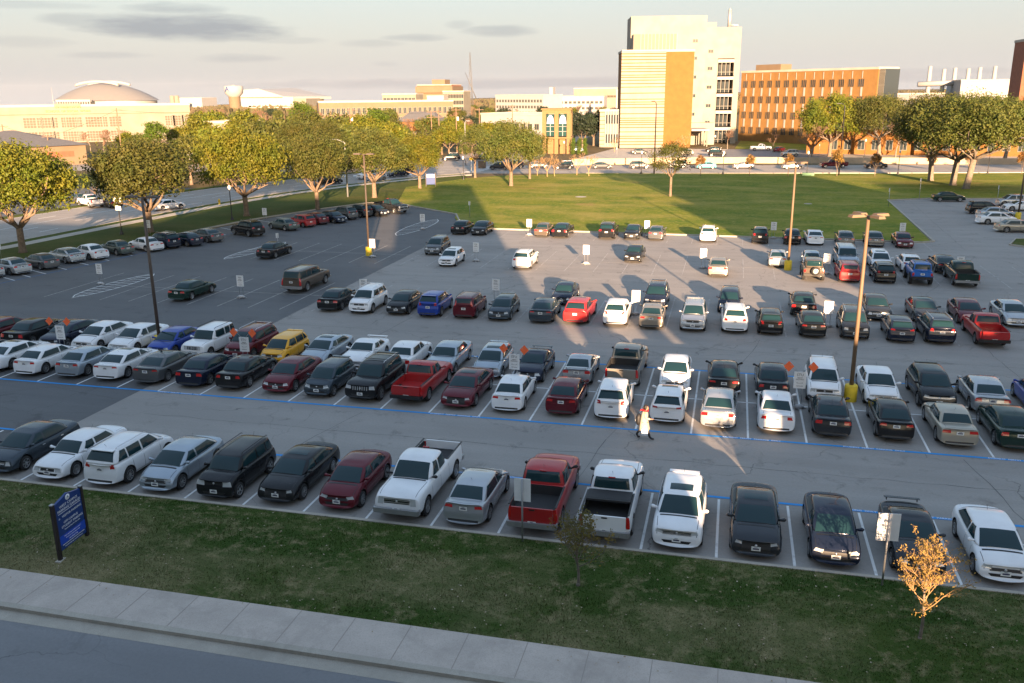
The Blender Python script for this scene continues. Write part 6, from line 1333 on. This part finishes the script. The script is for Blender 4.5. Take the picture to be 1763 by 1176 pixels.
g = MB(); pp = [(.05+.11*math.cos(a), .11*math.sin(a), 1.455+.02*math.sin(2*a)) for a in [6.283*i/10 for i in range(11)]]; g.tube(pp, .045, 7); g.tube([(-.04, .02, 1.46), (-.15, .03, 1.47), (-.22, .03, 1.42)], [.05, .045, .02], 6); g.build('scarf', M['scarf'], r)
q = tag(MB().box((0, 0, 0), (.30, .10, .34), taper=.96).build('shopping_bag', M['bag'], None, (p.x+.10, p.y+.25, .47)), 'white paper carrier bag hanging from the walking person’s hand', 'bag')
link('bag_handle', MB().tube([(-.08, 0, .17), (-.05, 0, .30), (.0, 0, .335), (.05, 0, .30), (.08, 0, .17)], .008, 5).mesh('bag_handle', M['bag']), q)
q.location.y = p.y-.30; q.location.x = p.x+.07
q = empty('shoulder_bag', (p.x-.26, p.y-.05, 1.0)); tag(q, 'black shoulder bag worn on the walking person’s back', 'bag'); g = MB(); g.tube([(0, 0, -.26), (-.02, 0, -.1), (-.02, 0, .1), (.02, 0, .28)], [.10, .13, .13, .08], 8); g.build('bag_body', M['bagd'], q); MB().box((-.16, 0, -.05), (.01, .06, .09)).build('bag_tag', M['bag'], q)
MB().tube([(.02, .08, .25), (.16, .12, .44), (.30, .12, .40)], .018, 5).build('strap', M['bagd'], q)
SUN_E, SKY_S, EXPO, HAZE = 5.0, .0445, 2.4, .000018
SKY = ((3.0, 2.95, 3.0), (3.2, 3.15, 3.08), (2.9, 3.28, 3.48), (2.65, 3.25, 3.65))
ZEN = (3.7, 5.0, 7.0)
CLOUD = (1.3, 1.45, 1.7)
# ------------------------------------------------------------------ garage under the viewpoint; other blocks unseen, added to shape shadows and streaks
blk('parking_garage', 'cream parking garage the view is taken from', -95, .6, -18, -.8, 15.9)
blk('added_shade_block', 'higher unseen block added behind the garage to cast shade', -21, .6, -60, -18.5, 26.3); blk('added_shade_block', 'lower unseen block added behind the garage to cast shade at far left', -120, -21.5, -60, -18.5, 21)  # unseen blocks added behind the garage, heights set by their shadow reach
blk('added_band_block', 'square unseen block added to cast the dark band on the lawn', .9+3.7, 10.2, -8, -1.5, 28); blk('added_shade_block', 'narrow unseen block added to fill the shadow beside the garage', .9, 4.5, -12, -1.6, 24)  # unseen blocks added for the dark band and the shade beside it
for i, (x0, x1, h) in enumerate(((10.3, 11.2, 12.5), (11.21, 13.1, 6.7), (13.11, 14.8, 12.2), (14.81, 17.6, 6.2), (17.61, 18.4, 12.4), (18.41, 19.8, 8.0), (19.81, 41.9, 12.3))): blk('added_streak_screen', 'low %s unseen screen block added to shape the sun streaks' % ORD[i], x0, x1, -4.5, -2, h)  # added thin screens; the low ones let streaks of sun through
blk('added_shadow_block', 'unseen low step added to shape the right shadow edge', 42, 46.5, -8.5, -6, 25)  # unseen, added to set where the right-hand shadow begins
blk('added_shadow_block', 'tall unseen block added to shade the right of the lawn', 46.52, 82, -11, -6, 34)  # unseen, added to keep the right of the lawn in shade
blk('added_shadow_block', 'far right unseen block added to cast shade', 90, 150, -50, -12, 32.5)  # unseen, added to carry the shade on to the far right
blk('added_shadow_block', 'lower unseen block added between the right shadow blocks', 82.02, 89.98, -34, -12, 28.5)  # unseen filler added between the two shadow casters
# evening haze in the air
g = MB(); g.span((-8600, -8600, -90), (8600, 8600, 125)); hz = tag(g.build('haze', []), kind='stuff')
hm = bpy.data.materials.new('haze'); hm.use_nodes = True; hn = hm.node_tree; hn.nodes.remove(hn.nodes['Principled BSDF']); pv = hn.nodes.new('ShaderNodeVolumePrincipled'); pv.inputs['Density'].default_value = HAZE; pv.inputs['Color'].default_value = (.92, .90, .88, 1)
pv.inputs['Anisotropy'].default_value = .1; hn.links.new(pv.outputs[0], hn.nodes['Material Output'].inputs['Volume']); hz.data.materials.append(hm)
# ------------------------------------------------------------------ sun, sky, camera
EL, AZ = R(9.5), R(160.2)       # azimuth clockwise from +Y; the sun stands behind the viewpoint to the right
sd = Vector((math.sin(AZ)*math.cos(EL), math.cos(AZ)*math.cos(EL), math.sin(EL)))
l = bpy.data.lights.new('sun', 'SUN'); l.energy = SUN_E; l.angle = R(.5); l.color = (1.0, .65, .39)
o = bpy.data.objects.new('sun', l); COL.objects.link(o); o.rotation_euler = (-sd).to_track_quat('-Z', 'Y').to_euler(); o.location = (0, -50, 60)
w = bpy.data.worlds.new('World'); SC.world = w; w.use_nodes = True; t = w.node_tree; bg = t.nodes['Background']
sk = t.nodes.new('ShaderNodeTexSky'); sk.sky_type = 'NISHITA'; sk.sun_disc = False; sk.sun_elevation = EL; sk.sun_rotation = AZ; sk.air_density = 1.0; sk.dust_density = 2.0; sk.ozone_density = 1.0
tc = t.nodes.new('ShaderNodeTexCoord')
def wn(typ, **k):
    q = t.nodes.new(typ)
    for a, v in k.items(): setattr(q, a, v)
    return q
def mth(op, a, b=None, c=None):
    q = wn('ShaderNodeMath', operation=op)
    for i, v in enumerate((a, b, c)):
        if v is None: continue
        if isinstance(v, (int, float)): q.inputs[i].default_value = v
        else: t.links.new(v, q.inputs[i])
    return q.outputs[0]
sp = wn('ShaderNodeSeparateXYZ'); t.links.new(tc.outputs['Generated'], sp.inputs[0])
az = mth('ARCTAN2', sp.outputs[0], sp.outputs[1]); el = mth('ARCSINE', sp.outputs[2])
cmb = wn('ShaderNodeCombineXYZ'); t.links.new(mth('MULTIPLY', az, 9), cmb.inputs[0]); t.links.new(mth('MULTIPLY', el, 60), cmb.inputs[1])
ns = wn('ShaderNodeTexNoise'); ns.inputs['Scale'].default_value = 1.0; ns.inputs['Detail'].default_value = 7; ns.inputs['Roughness'].default_value = .6; t.links.new(cmb.outputs[0], ns.inputs['Vector'])
cmb2 = wn('ShaderNodeCombineXYZ'); t.links.new(mth('MULTIPLY', az, 22), cmb2.inputs[0]); t.links.new(mth('MULTIPLY', el, 110), cmb2.inputs[1])
ns2 = wn('ShaderNodeTexNoise'); ns2.inputs['Scale'].default_value = 1.0; ns2.inputs['Detail'].default_value = 6; t.links.new(cmb2.outputs[0], ns2.inputs['Vector'])
tot = None
for px, py, sx, sy, st in ((315, 48, 150, 20, 1.0), (300, 14, 70, 9, .6), (135, 35, 50, 10, .45), (50, 72, 60, 8, .25), (190, 95, 70, 5, .3), (410, 100, 60, 7, .4), (500, 70, 60, 5, .25), (860, 53, 60, 9, .55), (720, 65, 55, 6, .45), (640, 75, 60, 6, .3), (790, 42, 25, 7, .3), (850, 143, 420, 8, .55), (660, 110, 25, 4, .2), (1500, 130, 260, 10, .5), (60, 8, 80, 6, .3)):
    d = ray(px, py).normalized(); a0 = math.atan2(d.x, d.y); e0 = math.asin(d.z); sa, se = sx/1517*1.05, sy/1517*1.12
    u = mth('DIVIDE', mth('SUBTRACT', az, a0), sa); v = mth('DIVIDE', mth('SUBTRACT', el, e0), se)
    q = mth('ADD', mth('MULTIPLY', u, u), mth('MULTIPLY', v, v)); f = mth('MULTIPLY', mth('SUBTRACT', 1.25, q), 1.3)
    f = mth('ADD', f, mth('MULTIPLY', mth('SUBTRACT', ns.outputs['Fac'], .55), 3.2)); f = mth('ADD', f, mth('MULTIPLY', mth('SUBTRACT', ns2.outputs['Fac'], .5), 1.2))
    cl = wn('ShaderNodeClamp'); t.links.new(mth('MULTIPLY', f, .8), cl.inputs[0]); f = mth('MULTIPLY', cl.outputs[0], st); tot = f if tot is None else mth('MAXIMUM', tot, f)
# pale evening veil near the horizon, grey clouds
veil = wn('ShaderNodeMapRange'); veil.inputs[1].default_value = R(-1); veil.inputs[2].default_value = R(16); veil.inputs[3].default_value = .92; veil.inputs[4].default_value = .45; t.links.new(el, veil.inputs[0])
vc = wn('ShaderNodeValToRGB'); cr = vc.color_ramp; cr.elements[0].position = 0; cr.elements[0].color = (*SKY[0], 1); cr.elements[1].position = 1; cr.elements[1].color = (*SKY[3], 1)
e1 = cr.elements.new(.22); e1.color = (*SKY[1], 1); e2 = cr.elements.new(.55); e2.color = (*SKY[2], 1)
ve = wn('ShaderNodeMapRange'); ve.inputs[1].default_value = R(-1); ve.inputs[2].default_value = R(16); t.links.new(el, ve.inputs[0]); t.links.new(ve.outputs[0], vc.inputs[0])
up = wn('ShaderNodeMapRange'); up.inputs[1].default_value = R(14); up.inputs[2].default_value = R(50); up.inputs[3].default_value = 0; up.inputs[4].default_value = 1; t.links.new(el, up.inputs[0])
mu = wn('ShaderNodeMix', data_type='RGBA'); t.links.new(up.outputs[0], mu.inputs[0]); t.links.new(vc.outputs[0], mu.inputs[6]); mu.inputs[7].default_value = (*ZEN, 1)
m1 = wn('ShaderNodeMix', data_type='RGBA'); t.links.new(veil.outputs[0], m1.inputs[0]); t.links.new(sk.outputs[0], m1.inputs[6]); t.links.new(mu.outputs[2], m1.inputs[7])
m2 = wn('ShaderNodeMix', data_type='RGBA'); t.links.new(mth('MULTIPLY', tot, .72), m2.inputs[0]); t.links.new(m1.outputs[2], m2.inputs[6]); m2.inputs[7].default_value = (*CLOUD, 1)
t.links.new(m2.outputs[2], bg.inputs['Color']); bg.inputs['Strength'].default_value = SKY_S
c = bpy.data.cameras.new('camera'); co = bpy.data.objects.new('camera', c); COL.objects.link(co); c.sensor_fit = 'HORIZONTAL'; c.sensor_width = 36; c.lens = F_PX*36/1763; c.clip_end = 12000; c.clip_start = .3
mx = Matrix((RT, UP, -FW)).transposed().to_4x4(); mx.translation = CAMP; co.matrix_world = mx; SC.camera = co
SC.view_settings.view_transform = 'Standard'; SC.view_settings.look = 'None'; SC.view_settings.gamma = 1; SC.view_settings.exposure = EXPO
SC.render.engine = 'CYCLES'; SC.cycles.max_bounces = 6; SC.cycles.transparent_max_bounces = 4
